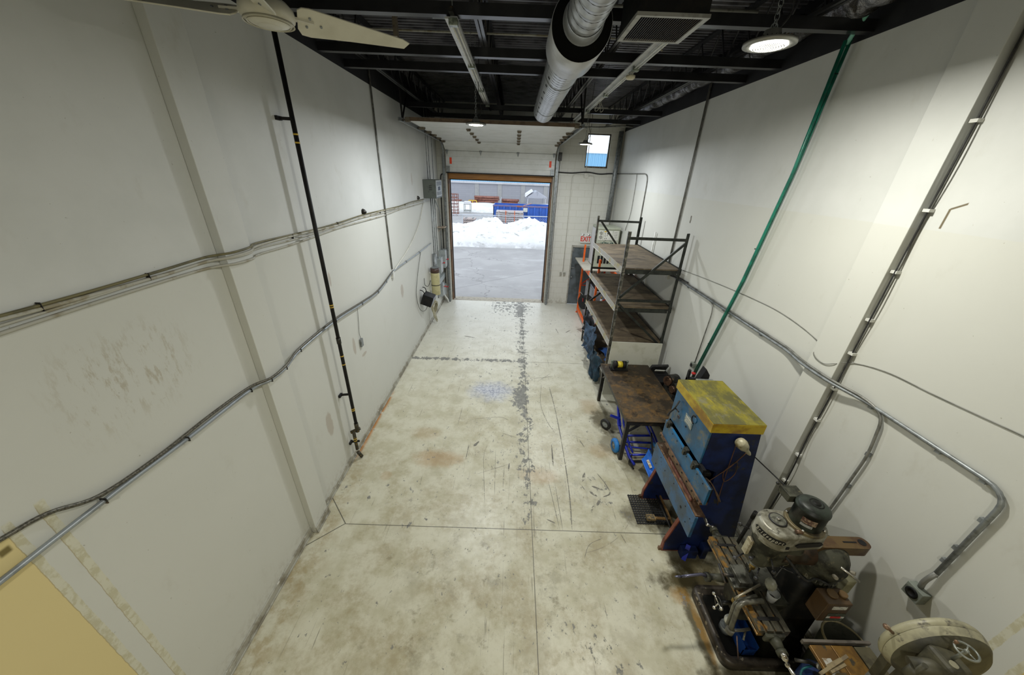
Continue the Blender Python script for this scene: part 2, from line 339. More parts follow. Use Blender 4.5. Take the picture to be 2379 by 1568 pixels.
def wall_mat(side):
    m = MatB('painted_drywall_' + side, .55); y, z = m.y, m.z
    n = m.noise(1.2, 5, .6); f = m.noise(14, 5, .65)
    c = m.mix((.60, .608, .585), (.56, .57, .545), n.sm(.4, .65))
    ledge = 3.6 if side == 'left' else 4.11
    c = m.mix(c, (.575, .575, .52), z.sm(ledge + .004, ledge - .004) * .75)
    c = m.mix(c, (.42, .40, .33), (m.noise(2.6, 6, .7, vec=m.map(scale=(1, 1, .55), loc=(2, 2, 2)))).sm(.58, .78) * .35)
    marks = m.noise(9, 7, .75, vec=m.map(scale=(1, 1.6, .6), loc=(0, 5, 1))).sm(.66, .72)
    c = m.mix(c, (.36, .33, .25), marks * m.noise(.7, 2, loc=(4, 0, 0)).sm(.5, .62) * .5)
    specks = m.noise(40, 2, .5).sm(.76, .79); c = m.mix(c, (.22, .2, .15), specks * .5)
    c = m.mix(c, (.34, .31, .25), z.sm(.35, .02) * f.sm(.45, .62) * .45)
    if side == 'left':   # scuffed band, patched holes, ghost of a removed partition
        sc = m.noise(7, 8, .74, vec=m.map(scale=(1, 2.4, .7), loc=(0, 1, 4))).sm(.50, .62) * z.near(3.08, .42, .1) * y.near(1.95, .55, .2)
        c = m.mix(c, (.36, .31, .21), sc * .6)
        for py, pz, ry, rz in ((3.85, 1.05, .08, .2), (4.95, 1.75, .05, .15), (9.2, 4.2, .04, .14), (5.25, 1.45, .1, .03), (7.6, 1.85, .1, .16), (4.62, 2.98, .03, .1)):
            dy, dz = (y - py) * (1 / ry), (z - pz) * (1 / rz)
            ring = (dy * dy + dz * dz + (f - .5) * 1.5); c = m.mix(c, (.36, .30, .24), ring.sm(1.3, .6) * .6)
        e = (m.noise(9, 5, .7) - .5) * .02; yy = y + e
        top = z.sm(2.64, 2.63)
        yel = yy.sm(1.118, 1.114) * top
        c = m.mix(c, (.66, .55, .27), yel)
        tape = (yy.near(1.13, .022, .018) + yy.near(1.262, .024, .020)) * z.sm(2.70, 2.68)
        c = m.mix(c, m.mix((.60, .585, .47), (.5, .47, .33), f.sm(.45, .6)), tape)
        c = m.mix(c, (.36, .30, .17), (yy.near(1.24, .003) + yy.near(1.109, .003)) * z.sm(2.68, 2.66) * .7)
        c = m.mix(c, (.2, .15, .06), m.noise(8, 2, vec=m.map(scale=(1, 1.4, 1.1))).sm(.75, .78) * y.near(1.2, .14, .1) * z.sm(2.6, 2.5) * .9)
        c = m.mix(c, (.17, .13, .04), y.near(1.07, .03, .015) * z.near(2.56, .03, .01))
    else:
        e = (m.noise(9, 5, .7) - .5) * .02; yy = y + e
        yel = yy.sm(1.06, 1.056) * z.sm(1.96, 1.95); c = m.mix(c, (.58, .47, .2), yel)
        tape = (yy.near(1.07, .02, .016) + yy.near(1.2, .022, .018)) * z.sm(2.02, 2.0)
        c = m.mix(c, m.mix((.60, .585, .47), (.5, .47, .33), f.sm(.45, .6)), tape)
        # cracked plaster by the pilaster and a hole above the rack
        cr = (y.near(2.80, .012, .004) * z.near(4.2, .075, .07)).max((((y - 2.80) * .5 + (z - 4.27)).abs()).sm(.012, .004) * y.near(2.755, .05, .045))
        c = m.mix(c, (.14, .11, .06), cr); c = m.mix(c, (.1, .08, .05), (y + (f - .5) * .06).near(6.78, .03, .015) * z.near(3.74, .07, .06) * .9)
    m.col(c); m.bump(m.noise(180, 2) * .4 + n, .06, .003); return m.m
wl, wr = wall_mat('left'), wall_mat('right')
BLKWALL = pm('black_upper_wall', (.006, .006, .008), (.012, .012, .014), 4, rough=.6)
def side_wall(nm, x0, x1, mat):
    w = struct(nm)
    MB().box(x0, YN, 0, x1, YF + .3, ZT).build('drywall', mat, w)
    MB().box(x0, YN, ZT, x1, YF + .3, ZC + .1).build('upper_wall', BLKWALL, w)
side_wall('wall_left', XL - .2, XL, wl); side_wall('wall_right', XR, XR + .2, wr)
# pilasters over the steel columns
MB().box(XL, 2.93, 0, XL + .075, 3.24, ZT).build('trim_1', wl, kind='structure', bevel=.004)
MB().box(XR - .07, 2.95, 0, XR, 3.27, ZT).build('trim_2', wr, kind='structure', bevel=.004)
base_m = pm('scuffed_baseboard', (.40, .39, .33), (.22, .2, .15), 6, .42, .62, .5, c3=(.55, .54, .48), s3=9)
bb = MB()
for a, b, x in ((YN, 2.925, XL), (2.925, 3.245, XL + .075), (3.245, YF, XL)):
    bb.box(x, a, 0, x + .016, b, .10); bb.box(x + .016, a, 0, x + .03, b, .022)
bb.build('baseboard_left', base_m, kind='structure', bevel=.003)
bb = MB()
for a, b, x in ((YN, 2.945, XR), (2.945, 3.275, XR - .07), (3.275, YF, XR)): bb.box(x - .016, a, 0, x, b, .10); bb.box(x - .028, a, 0, x - .016, b, .022)
bb.build('baseboard_right', base_m, kind='structure', bevel=.003)

def block_mat():
    m = MatB('painted_block', .6)
    br = m.nt.nodes.new('ShaderNodeTexBrick'); br.offset = .5
    m.nt.links.new(m.vec(m.x, m.z, 0.0), br.inputs['Vector'])
    br.inputs['Color1'].default_value = (.66, .655, .60, 1); br.inputs['Color2'].default_value = (.64, .635, .575, 1); br.inputs['Mortar'].default_value = (.54, .53, .46, 1)
    br.inputs['Scale'].default_value = 1; br.inputs['Mortar Size'].default_value = .006; br.inputs['Mortar Smooth'].default_value = .4
    br.inputs['Brick Width'].default_value = .42; br.inputs['Row Height'].default_value = .21
    f = m.noise(8, 6, .7); c = m.mix(br.outputs[0], (.45, .43, .36), f.sm(.55, .75) * .3)
    c = m.mix(c, (.3, .27, .2), m.z.sm(.4, 0) * f.sm(.4, .6) * .5)
    m.col(c); m.bump(V(m.nt, br.outputs['Fac']) * -1 + f * .3, .25, .006); return m.m
blk = block_mat()
DX0, DX1, DZ = -2.2, 1.175, 4.19           # overhead door opening
WX0, WX1, WZ0, WZ1 = 2.2, 2.94, 4.67, 5.62 # window
wf = MB(); y0, y1 = YF, YF + .25
wf.box(XL, y0, 0, DX0 - .045, y1, ZC).box(DX0 - .045, y0, DZ + .19, DX1 + .045, y1, ZC).box(DX1 + .045, y0, 0, 2.07, y1, ZC)
wf.box(2.07, y0, 2.2, WX0, y1, ZC).box(WX0, y0, 2.2, WX1, y1, WZ0).box(WX0, y0, WZ1, WX1, y1, ZC).box(WX1, y0, 0, XR, y1, ZC)
wf.build('wall_far', blk, kind='structure')
wn = MB().box(XL, YN - .2, 0, XR, YN, ZC); wn.build('wall_near', wr, kind='structure')
# roof deck: fluted steel
prof = []; p = YN; pitch = .106
while p < YF + .3:
    prof += [(p, .0), (p + .030, .0), (p + .033, .06), (p + .103, .06)]; p += pitch
pts = prof + [(prof[-1][0], .13), (prof[0][0], .13)]
deckm = pm('black_deck_paint', (.15, .15, .17), (.06, .06, .07), 3, .45, .65, .3, .0, spec=1.0)
MB().prism(pts, (XL - .2, 0, ZC), (0, 1, 0), (0, 0, 1), (XR - XL + .4, 0, 0)).build('ceiling', deckm, kind='structure')

# ---------------------------------------------------------------- window
alu = pm('dark_aluminium', (.10, .085, .06), (.06, .05, .04), 10, rough=.45, metal=.4)
gl = bpy.data.materials.new('window_glass'); gl.use_nodes = True
g = gl.node_tree.nodes['Principled BSDF']; g.inputs['Transmission Weight'].default_value = 1; g.inputs['Roughness'].default_value = .02; g.inputs['IOR'].default_value = 1.02; g.inputs['Base Color'].default_value = (.93, .97, 1, 1)
w = struct('window_1'); m_ = MB()
for a, b, c, d in ((WX0, WZ0, WX0 + .035, WZ1), (WX1 - .035, WZ0, WX1, WZ1), (WX0, WZ0, WX1, WZ0 + .04), (WX0, WZ1 - .035, WX1, WZ1)): m_.box(a, YF + .06, b, c, YF + .12, d)
m_.build('window_frame', alu, w)
MB().box(WX0 + .03, YF + .085, WZ0 + .03, WX1 - .03, YF + .092, WZ1 - .03).build('glass_pane', gl, w)
MB().box(WX0, YF + .0, WZ0 - .012, WX1, YF + .06, WZ0 + .012).build('window_sill', pm('rusty_sill', (.2, .1, .04), (.5, .48, .42), 18, .48, .56, .7), w)

# ---------------------------------------------------------------- overhead door
wood = pm('stained_lumber', (.36, .16, .035), (.24, .10, .022), 6, .4, .65, .5, stretch=(.4, 6, 6))
dpan = pm('white_door_skin', (.66, .67, .66), (.60, .61, .59), 3, .45, .65, .4)
d = struct('door_1', (-.5, YF, 0))
for a_ in (DX0 - .045, DX1): MB().box(a_, YF + .02, 0, a_ + .045, YF + .25, DZ + .19).build('side_jamb', pm('dark_jamb', (.15, .075, .03), (.08, .04, .02), 5), d)
MB().box(DX0, YF - .0, DZ, DX1, YF + .25, DZ + .19).build('header_beam', wood, d)
sl = MB().box(DX0, YF + .20, 0, DX0 + .025, YF + .24, DZ).box(DX1 - .025, YF + .20, 0, DX1, YF + .24, DZ).box(DX0, YF + .2, DZ - .03, DX1, YF + .24, DZ)
sl.build('weather_strip', BLKRUB, d)
MB().box(DX0, YF, -.15, DX1, YF + .4, .004).build('threshold', pm('sill_concrete', (.38, .35, .29), (.27, .25, .2), 9, rough=.8), d)
P = [(12.10, 4.385), (12.10, 5.0), (11.62, 5.225), (11.02, 5.248), (10.40, 5.267), (9.80, 5.283), (9.15, 5.30), (8.0, 5.315)]
px0, px1 = -2.235, 1.225
for i, (a, b) in enumerate(zip(P, P[1:])):
    A, B = Vector((0, a[0], a[1])), Vector((0, b[0], b[1])); t = (B - A).normalized(); nrm = Vector((0, -t.z, t.y)); L = (B - A).length - .008
    if nrm.z > 0: nrm = -nrm
    if i == 0: nrm = Vector((0, -1, 0))
    q = [(0, -.045), (0, 0)]
    for k in (1, 2, 3):
        c = L * k / 4; q += [(c - .008, 0), (c, -.006), (c + .008, 0)]
    q += [(L, 0), (L, -.045)]
    MB().prism(q, A + Vector((px0, 0, 0)), t, nrm, (px1 - px0, 0, 0)).build('door_panel', dpan, d)
brk = pm('rusty_bracket', (.20, .17, .13), (.10, .08, .06), 20, rough=.5, metal=.5)
for (yy, zz) in P[1:-1]:
    for hx in (px0 + .05, -1.13, .045, px1 - .05):
        h = MB()
        if zz < 5.1: h.prism([(0, -.13), (.045, 0), (0, .10), (-.045, 0)], (hx, yy - .003, zz), (1, 0, 0), (0, 0, 1), (0, -.012, 0)).cyl((hx - .035, yy - .03, zz), (hx + .035, yy - .03, zz), .012, n=8)
        else: h.box(hx - .05, yy - .04, zz - .03, hx + .05, yy + .04, zz - .002).box(hx - .04, yy - .02, zz - .05, hx + .04, yy + .02, zz - .02)
        h.build('hinge', brk if zz > 5.1 else STEEL, d)
MB().box(px0, 8.0 - .03, 5.285, px1, 8.0, 5.35).build('top_rail', pm('brown_rail', (.13, .085, .05), (.08, .05, .03), 9, rough=.5), d)
MB().box(px0, 12.06, 4.355, px1, 12.11, 4.39).build('bottom_seal', BLKRUB, d)
redm = pm('orange_red_tape', (.85, .07, .02), (.75, .06, .02), 5, rough=.5)
for hx in (-2.08, 1.08): MB().box(hx - .035, 12.094, 4.62, hx + .035, 12.0995, 4.80).build('reflector_sticker', redm, d)
MB().box(-2.225, 12.06, 4.37, -2.12, 12.098, 4.56).box(1.11, 12.06, 4.37, 1.215, 12.098, 4.56).build('bottom_bracket', STEEL, d)
for sx in (-2.31, 1.30):
    s_ = 1 if sx > 0 else -1
    path = [(sx, 12.08, 0), (sx, 12.08, 4.6)] + [(sx, 12.08 - .42 * (1 - math.cos(a)), 4.83 + .40 * math.sin(a)) for a in (0, .3, .6, .9, 1.2, PI / 2)] + [(sx, 9.5, 5.262), (sx, 7.72, 5.285)]
    tr = MB()
    for a, b in zip(path, path[1:]):
        tr.bar(a, b, .012, .055, (1, 0, 0)) if abs(Vector(b).z - Vector(a).z) > abs(Vector(b).y - Vector(a).y) and False else tr.bar(a, b, .012, .06)
        A, B = Vector(a), Vector(b); dn = (B - A).normalized(); up = Vector((0, 0, 1)) if abs(dn.z) < .9 else Vector((0, 1, 0)); o = (up - dn * up.dot(dn)).normalized() * .03
        for sgn in (-1, 1): tr.bar(A + o * sgn - Vector((s_ * .02, 0, 0)), B + o * sgn - Vector((s_ * .02, 0, 0)), .04, .008)
    tr.build('door_track', STEEL, d)
    an = MB().box(min(sx, sx + s_ * .05), 12.12, 0, max(sx, sx + s_ * .05), YF - .001, 4.9); an.build('track_angle', STEEL, d)
    for (yy, zz) in P[2:]:
        MB().cyl((sx - s_ * .10, yy, zz - .012), (sx - s_ * .005, yy, zz - .012), .012, n=8).cyl((sx - s_ * .03, yy, zz - .012), (sx - s_ * .008, yy, zz - .012), .027, n=12).box(min(sx - s_ * .15, sx - s_ * .06), yy - .045, zz - .05, max(sx - s_ * .15, sx - s_ * .06), yy + .045, zz + .03).build('roller', brk, d)
    hg = MB().bar((sx, 8.0, 5.31), (sx - .02, 8.0, ZC), .035, .004, (0, 1, 0)).bar((sx, 8.0, 5.31), (sx, 8.9, ZC), .035, .004)
    hg.build('track_hanger', BLACK, d)
hd = MB().tube([(1.37, 12.05, 4.9), (1.36, 12.05, 3), (1.38, 12.06, 1.2), (1.37, 12.05, .25)], .008, 6).box(1.32, 12.0, 4.82, 1.42, 12.2, 5.05); hd.build('hoist_chain', DKSTEEL, d)
MB().bar((1.05, 12.02, 5.08), (1.3, 12.02, 5.08), .02, .02).bar((1.1, 12.02, 5.05), (1.1, 12.02, 5.11), .012, .02).build('slide_lock', STEEL, d)

# ---------------------------------------------------------------- man door
d2 = struct('door_2', (2.55, YF, 0)); grey = pm('dark_grey_door', (.115, .135, .15), (.07, .085, .09), 3, .4, .62, .5)
MB().box(2.115, YF + .02, .01, 2.97, YF + .065, 2.13).build('door_leaf', grey, d2, bevel=.003)
fm = pm('steel_door_frame', (.36, .35, .31), (.28, .27, .23), 8)
MB().box(2.07, YF - .012, 0, 2.115, YF + .1, 2.19).box(2.97, YF - .012, 0, 3.015, YF + .1, 2.19).box(2.115, YF - .012, 2.13, 2.97, YF + .1, 2.2).build('door_frame', fm, d2)
MB().cyl((2.17, YF + .03, 1.06), (2.17, YF - .03, 1.06), .028).ball((2.17, YF - .04, 1.06), .03).build('door_knob', STEEL, d2)
MB().box(2.13, YF - .005, 1.38, 2.24, YF + .03, 1.41).cyl((2.15, YF + .02, 1.4), (2.15, YF - .02, 1.4), .022).build('deadbolt', STEEL, d2)
MB().box(2.13, YF + .0, 1.98, 2.17, YF + .03, 2.1).build('closer_plate', STEEL, d2)
MB().box(2.97, YF + .1, 0, 3.33, YF + .2, 2.2).box(2.07, YF + .12, 0, 3.02, YF + .2, 2.2).build('door_backing', grey, d2)

# ================================================================== ROOF STEEL
bm_ = pm('black_steel_paint', (.014, .014, .016), (.008, .008, .009), 5, .45, .62, .28, 0, spec=.6)
for yy, lab in ((4.22, 'black roof beam crossing nearest the ceiling fan'), (5.47, 'black roof beam crossing above the left tube strip, second nearest'), (6.2, 'black roof beam crossing in the middle, third nearest'), (9.42, 'black roof beam crossing just in front of the raised door, fourth nearest'), (10.9, 'black roof beam farthest away, crossing above the raised door')):
    b = MB().box(XL, yy - .045, ZT + .035, XR, yy + .045, ZT + .047).box(XL, yy - .045, ZT + .047, XR, yy - .036, ZT + .13)
    tag(b.build('roof_beam', bm_), lab, 'beam', 'black roof beams crossing the room')
for xx, lab in ((-2.25, 'black open-web joist beside the left wall'), (-.45, 'black open-web joist above the left tube strip'), (1.15, 'black open-web joist between round duct and right tube strip'), (2.75, 'black open-web joist above the wrapped duct')):
    t = thing('roof_joist', lab, 'joist', (xx, 4.5, ZT + .13), 'black open-web roof joists')
    MB().box(xx - .04, YN, ZT + .131, xx - .006, YF, ZT + .16).box(xx + .006, YN, ZT + .131, xx + .04, YF, ZT + .16).build('bottom_chord', bm_, t)
    MB().box(xx - .04, YN, ZC - .03, xx + .04, YF, ZC - .001).build('top_chord', bm_, t)
    wb = MB(); yy = YN; k = 0
    while yy < YF - .3:
        z0, z1 = (ZT + .15, ZC - .02) if k % 2 == 0 else (ZC - .02, ZT + .15); wb.bar((xx, yy, z0), (xx, yy + .28, z1), .016, .016); yy += .28; k += 1
    wb.build('web', bm_, t)

# ---------------------------------------------------------------- UFO high bay lamps
def ufo(x, y, z, lab, r=.165, col=LAMP_COL):
    loc = (x, y, z)
    t = thing('high_bay_lamp', lab, 'lamp', loc, 'round high bay lamps')
    MB().lathe([(.0, .085), (.05, .085), (.06, .05), (.10, .03), (r, .018), (r, 0), (r - .02, -.004), (.118, -.004), (.118, .0)], loc, n=40).build('housing', pm('lamp_housing', (.30, .30, .28), (.22, .22, .2), 9, rough=.4, metal=.5), t)
    rim = MB()
    for k in range(36):
        a = 2 * PI * k / 36; c = Vector(loc) + Vector((math.cos(a), math.sin(a), 0)) * (r - .03); rim.obox(c + Vector((0, 0, .015)), (.028, .004, .03), (0, 0, a))
    rim.build('cooling_fins', DKSTEEL, t)['kind'] = 'stuff'
    MB().lathe([(0, -.010), (.105, -.010), (.115, -.002), (0, -.002)], loc, n=40).build('lens', emis('lamp_lens', LAMP_COL, 14), t)
    dots = MB()
    for q in range(1, 7):
        for k in range(8 * q):
            a = 2 * PI * k / (8 * q); rr = .0155 * q
            dots.cyl((x + rr * math.cos(a), y + rr * math.sin(a), z - .0155), (x + rr * math.cos(a), y + rr * math.sin(a), z - .0095), .0035, n=5)
    dots.build('lens_studs', pm('lens_stud', (.25, .25, .22), rough=.3), t)['kind'] = 'stuff'
    ch = MB(); zz = z + .09; k = 0
    ch.tube(circle((x, y, zz + .01), .022, (1, 0, 0), (0, 0, 1), 12), .004, 5, True); zz += .03
    while zz < ZC - .05:
        u = (1, 0, 0) if k % 2 else (0, 1, 0); ch.tube([q for q in circle((x, y, zz), .016, u, (0, 0, 1.5), 8)], .003, 4, True); zz += .036; k += 1
    ch.build('hanging_chain', STEEL, t)
    MB().tube(spline([(x + .02, y, z + .07), (x + .09, y, z + .2), (x + .04, y + .02, z + .45), (x + .06, y, ZC - .02)], 5), .005, 6).build('power_cord', BLKRUB, t)
    L = bpy.data.lights.new('high_bay_light', 'AREA'); L.shape = 'DISK'; L.size = .22; L.energy = LAMP_W; L.color = col
    lo = bpy.data.objects.new('high_bay_light', L); COL.objects.link(lo); lo.parent = t; lo.location = (0, 0, -.02)
    return t
ufo(1.74, 3.05, 5.27, 'bright round high bay lamp nearest, at upper right beside the wrapped duct')
ufo(-.68, 6.5, 5.1, 'bright round high bay lamp on a chain before the raised door', col=(.93, .97, 1.0))
ufo(1.6, 9.15, 5.08, 'small round high bay lamp hanging in front of the far window', col=(.93, .97, 1.0))
ufo(-.4, -2.2, 5.25, 'round high bay lamp added out of view over the near end of the room for its light')  # unseen lamp, added to brighten the near walls

# ---------------------------------------------------------------- ceiling fan
fx, fy, fz = -1.50, 2.62, 5.19
t = thing('ceiling_fan', 'off-white three-blade ceiling fan at the top left', 'fan', (fx, fy, fz))
ivory = pm('ivory_enamel', (.60, .58, .49), (.53, .51, .42), 4, .4, .65, .35)
MB().lathe([(0, -.05), (.04, -.05), (.08, -.044), (.12, -.03), (.14, -.012), (.145, .01), (.14, .04), (.11, .07), (.05, .09), (0, .09)], (fx, fy, fz), n=40).build('motor_housing', ivory, t)
rg = MB()
for r_ in (.06, .085, .11, .13): rg.lathe([(r_ - .004, -.046 + (r_ - .04) * .12), (r_, -.052 + (r_ - .05) * .35), (r_ + .004, -.046 + (r_ - .04) * .12)], (fx, fy, fz), n=40)
rg.build('vent_rings', ivory, t)
MB().cyl((fx, fy, fz + .08), (fx, fy, ZC - .01), .014).lathe([(.06, 0), (.05, .08), (.02, .1)], (fx, fy, ZC - .12)).build('downrod', ivory, t)
for dirv in (Vector((.68, .40, -.01)), Vector((-.95, -.22, 0)), Vector((.30, -.95, 0))):
    e = dirv.normalized(); s_ = Vector((0, 0, 1)).cross(e); MB().bar(Vector((fx, fy, fz + .015)) + e * .12, Vector((fx, fy, fz + .01)) + e * .24, .05, .012).build('blade_arm', ivory, t)
    pr = [(.155, -.075), (.18, -.095), (.22, -.10), (.78, -.04), (.83, -.02), (.80, .03), (.45, .065), (.22, .095), (.17, .09), (.15, .05)]
    bl = MB(); tilt = -.5
    up = (Vector((0, 0, 1)) * math.sin(tilt) + s_ * math.cos(tilt)); nn = e.cross(up)
    bl.prism(pr, Vector((fx, fy, fz + .005)), e, up, nn * .008); b = bl.build('blade', ivory, t, bevel=.002)
    sc = MB()
    for a, c in ((.20, .02), (.22, -.04), (.28, -.0)): p_ = Vector((fx, fy, fz + .005)) + e * a + up * c; sc.cyl(p_ - nn * .006, p_ + nn * .014, .008, n=8)
    each(sc, 'blade_screw', STEEL, b)

# ---------------------------------------------------------------- round duct
dxc, dzc = .49, 5.5
galv = pm('bright_galvanised_duct', (.50, .52, .56), (.40, .42, .45), 4, .4, .65, .3, .45)
duct = thing('round_duct', 'large galvanised spiral duct hanging under the roof, stepping to a perforated run', 'duct', (dxc, 5, dzc))
def ribbed(r, y0, y1, step, h=.004):
    pr = []; y = y0
    while y < y1: pr += [(r, y), (r, y + .008), (r, y + step - .016), (r + h, y + step - .007)]; y += step
    return pr + [(r, y1)]
MB().lathe([(q[0], q[1]) for q in ribbed(.145, -3, 3.56, .13)], (dxc + .01, 0, dzc + .03), (0, 1, 0), 40).build('spiral_feed', galv, duct)
def helix(r, y0, y1, step, c, nm):
    n = int((y1 - y0) / step * 20); MB().tube([(c[0] + r * math.cos(k * PI / 10), y0 + (y1 - y0) * k / n, c[1] + r * math.sin(k * PI / 10)) for k in range(n + 1)], .0022, 4).build(nm, DKSTEEL, duct)
helix(.1455, -.2, 3.42, .13, (dxc + .01, dzc + .03), 'spiral_seam'); helix(.1905, 4.13, 7.67, .095, (dxc, dzc), 'spiral_seam')
MB().lathe([(.150, 3.42), (.154, 3.43), (.154, 3.54), (.168, 3.562)], (dxc + .01, 0, dzc + .03), (0, 1, 0), 40).build('collar', galv, duct)
MB().lathe([(.10, 3.57), (.243, 3.57)], (dxc, 0, dzc), (0, 1, 0), 48, False).build('end_cap', pm('black_flange', (.004, .004, .004), (.02, .013, .006), 10, .6, .8, .8, spec=.1), duct)
MB().lathe([(.243, 3.565), (.247, 3.57), (.247, 4.12), (.243, 4.125), (.19, 4.13)], (dxc, 0, dzc), (0, 1, 0), 48).build('sleeve', pm('white_duct_sleeve', (.52, .53, .56), (.44, .45, .47), 5, rough=.35, metal=.2), duct)
pf = MB().lathe([(q[0], q[1]) for q in ribbed(.19, 4.12, 7.68, .095, .003)], (dxc, 0, dzc), (0, 1, 0), 40).lathe([(.19, 7.68), (0, 7.68)], (dxc, 0, dzc), (0, 1, 0), 40, False)
pf.build('perforated_run', galv, duct)
k = 0; yy = 4.35
slots = MB()
while yy < 7.5:
    for ang in (-1.05 + PI * 1.5, ):
        a0 = PI + .62; c = Vector((dxc + math.cos(a0) * .191, yy, dzc + math.sin(a0) * .191)); slots.obox(c, (.006, .055, .03), (0, -a0, 0))
    yy += .38
each(slots, 'air_slot', BLACK, duct)
for yy in (4.9, 6.9): MB().tube(circle((dxc, yy, dzc), .196, (1, 0, 0), (0, 0, 1), 24), .004, 5, True).tube([(dxc, yy, dzc + .19), (dxc, yy, ZC)], .004, 5).build('strap', STEEL, duct)

# ---------------------------------------------------------------- unit heater with louvred grille
hx0, hx1, hy0, hy1, hz = .87, 1.40, 3.34, 3.88, 5.50
t = thing('unit_heater', 'black ceiling unit with louvred intake grille facing down', 'heater', (1.13, 3.6, hz))
MB().box(hx0 - .0, hy0 - .0, hz + .015, hx1 + .0, hy1, ZC - .15).build('cabinet', BLACK, t, bevel=.004)
f_ = MB().box(hx0 - .01, hy0 - .01, hz - .004, hx0 + .03, hy1 + .01, hz + .02).box(hx1 - .03, hy0 - .01, hz - .004, hx1 + .01, hy1 + .01, hz + .02).box(hx0 + .03, hy0 - .01, hz - .004, hx1 - .03, hy0 + .02, hz + .02).box(hx0 + .03, hy1 - .02, hz - .004, hx1 - .03, hy1 + .01, hz + .02)
f_.build('grille_frame', pm('grey_frame', (.34, .34, .33), (.25, .25, .24), 9, rough=.4), t)
lv = MB()
for k in range(26): xx = hx0 + .035 + k * (hx1 - hx0 - .07) / 25; lv.obox((xx, (hy0 + hy1) / 2, hz + .006), (.003, hy1 - hy0 - .04, .018), (0, .5, 0))
lv.build('louvres', pm('bronze_louvre', (.06, .04, .018), (.04, .028, .012), 9, rough=.4, metal=.4), t)
MB().box(hx0 + .02, hy0 + .01, hz + .014, hx1 - .02, hy1 - .01, hz + .0155).build('grille_back', BLACK, t)
for a in (hx0 + .02, hx1 - .02): MB().tube([(a, hy0 + .05, ZC - .16), (a, hy0 + .05, ZC)], .006, 6).build('hanger_rod', STEEL, t)
# foil wrapped ducts
def foil():
    m = MatB('wrinkled_black_foil', .24, .8); n = m.noise(5, 6, .65, vec=m.map(scale=(1, 1.2, 1.4)), dist=.6)
    m.col(m.mix((.05, .045, .04), (.32, .32, .35), n.sm(.45, .6))); m.bump(n + m.noise(26, 4, .6, dist=2) * .4, 1.0, .03); return m.m  # wrinkle highlights put into the colour, pale on the raised folds
foilm = foil()
def lumpy(path, r, seed):
    rr = random.Random(seed); P = spline(path, 10); rs = [r * (1 + .10 * math.sin(i * 1.3 + seed) + rr.uniform(-.07, .07)) for i in range(len(P))]; return P, rs
P1, r1 = lumpy([(3.09, 3.9, 5.955), (3.09, 5.2, 5.955), (3.09, 7.2, 5.955), (3.07, 9.2, 5.95), (3.05, 10.9, 5.95), (3.03, 11.9, 5.95)], .115, 2)
P2, r2 = lumpy([(1.42, 3.52, 5.98), (1.9, 3.52, 5.98), (2.4, 3.55, 5.97), (2.85, 3.62, 5.98), (3.05, 3.85, 5.97), (3.09, 4.3, 5.955)], .16, 5)
t = thing('wrapped_duct', 'foil-wrapped insulated flexible duct running along the top of the right wall', 'duct', (3.08, 5, 5.9))
MB().tube(P1, r1, 20).build('long_run', foilm, t); MB().tube(P2, r2, 20).build('branch', foilm, t)
st = MB()
for yy in (4.9, 5.6, 6.4, 7.5, 8.6, 9.7): st.tube(circle((3.085, yy, 5.953), .125, (1, 0, 0), (0, 0, 1), 20), .004, 5, True)
each(st, 'strap', BLACK, t)

# ---------------------------------------------------------------- fluorescent strips (switched off)
def strip(x, z, y0, n, seg, lab):
    t = thing('tube_light_strip', lab, 'light fitting', (x, y0, z), 'switched-off tube light strips')
    whitem = pm('white_batten', (.52, .53, .54), (.44, .44, .45), 6, rough=.35); y1 = y0 + n * seg
    MB().box(x - .075, y0, z + .03, x - .02, y1, z + .045).box(x - .02, y0, z + .02, x + .045, y1, z + .05).build('reflector', whitem, t)
    for k in range(n):
        a = y0 + k * seg; MB().cyl((x - .012, a + .04, z), (x - .012, a + seg - .04, z), .009, n=10).cyl((x + .028, a + .04, z), (x + .028, a + seg - .04, z), .009, n=10).build('tube', WHITEP, t)
    for k in range(n + 1):
        a = y0 + k * seg; MB().box(x - .035, a - .035, z - .025, x + .05, a + .035, z + .03).build('socket', pm('clear_socket', (.28, .32, .27), (.12, .14, .12), 20, .45, .6, .25), t, bevel=.006)
    MB().box(x - .02, y0 - .1, z + .05, x + .02, y1 + 1.0, z + .09).build('channel', DKSTEEL, t)
    for k in range(n + 1): a = y0 + k * seg; MB().tube([(x, a, z + .05), (x, a, ZC)], .004, 5).build('suspension_wire', STEEL, t)
strip(-.645, 5.66, 4.16, 3, 1.43, 'white twin-tube light strip hanging left of the round duct')
strip(1.50, 5.68, 3.9, 4, 1.62, 'white twin-tube light strip hanging right of the round duct')
t = thing('smoke_detector', 'round cream detector fixed under the right tube light strip', 'detector', (1.47, 5.5, 5.6))
MB().lathe([(0, -.03), (.045, -.03), (.06, -.015), (.062, .01), (0, .012)], (1.47, 5.56, 5.61), n=28).build('cover', pm('cream_plastic', (.62, .57, .42), (.5, .45, .3), 9, rough=.4), t)
MB().cyl((1.47, 5.56, 5.615), (1.47, 5.56, 5.66), .03).build('mount', WHITEP, t)
t = tag(MB().tube(spline([(1.47, 7.45, 5.64), (1.50, 7.5, 5.56), (1.45, 7.52, 5.5), (1.42, 7.5, 5.53), (1.47, 7.4, 5.62), (1.53, 7.3, 5.5), (1.49, 7.35, 5.47), (1.5, 7.4, 5.64)], 5), .005, 5).build('loose_wires', CABLEW), 'loose pale wires dangling from the right tube light strip', 'wires')
def wire(name, pts, r, mat, lab, cat='conduit', group=None, fil=.05, n=8, sp=False):
    o = MB().tube(spline(pts, 8) if sp else rnd(pts, fil), r, n).build(name, mat); return tag(o, lab, cat, group)
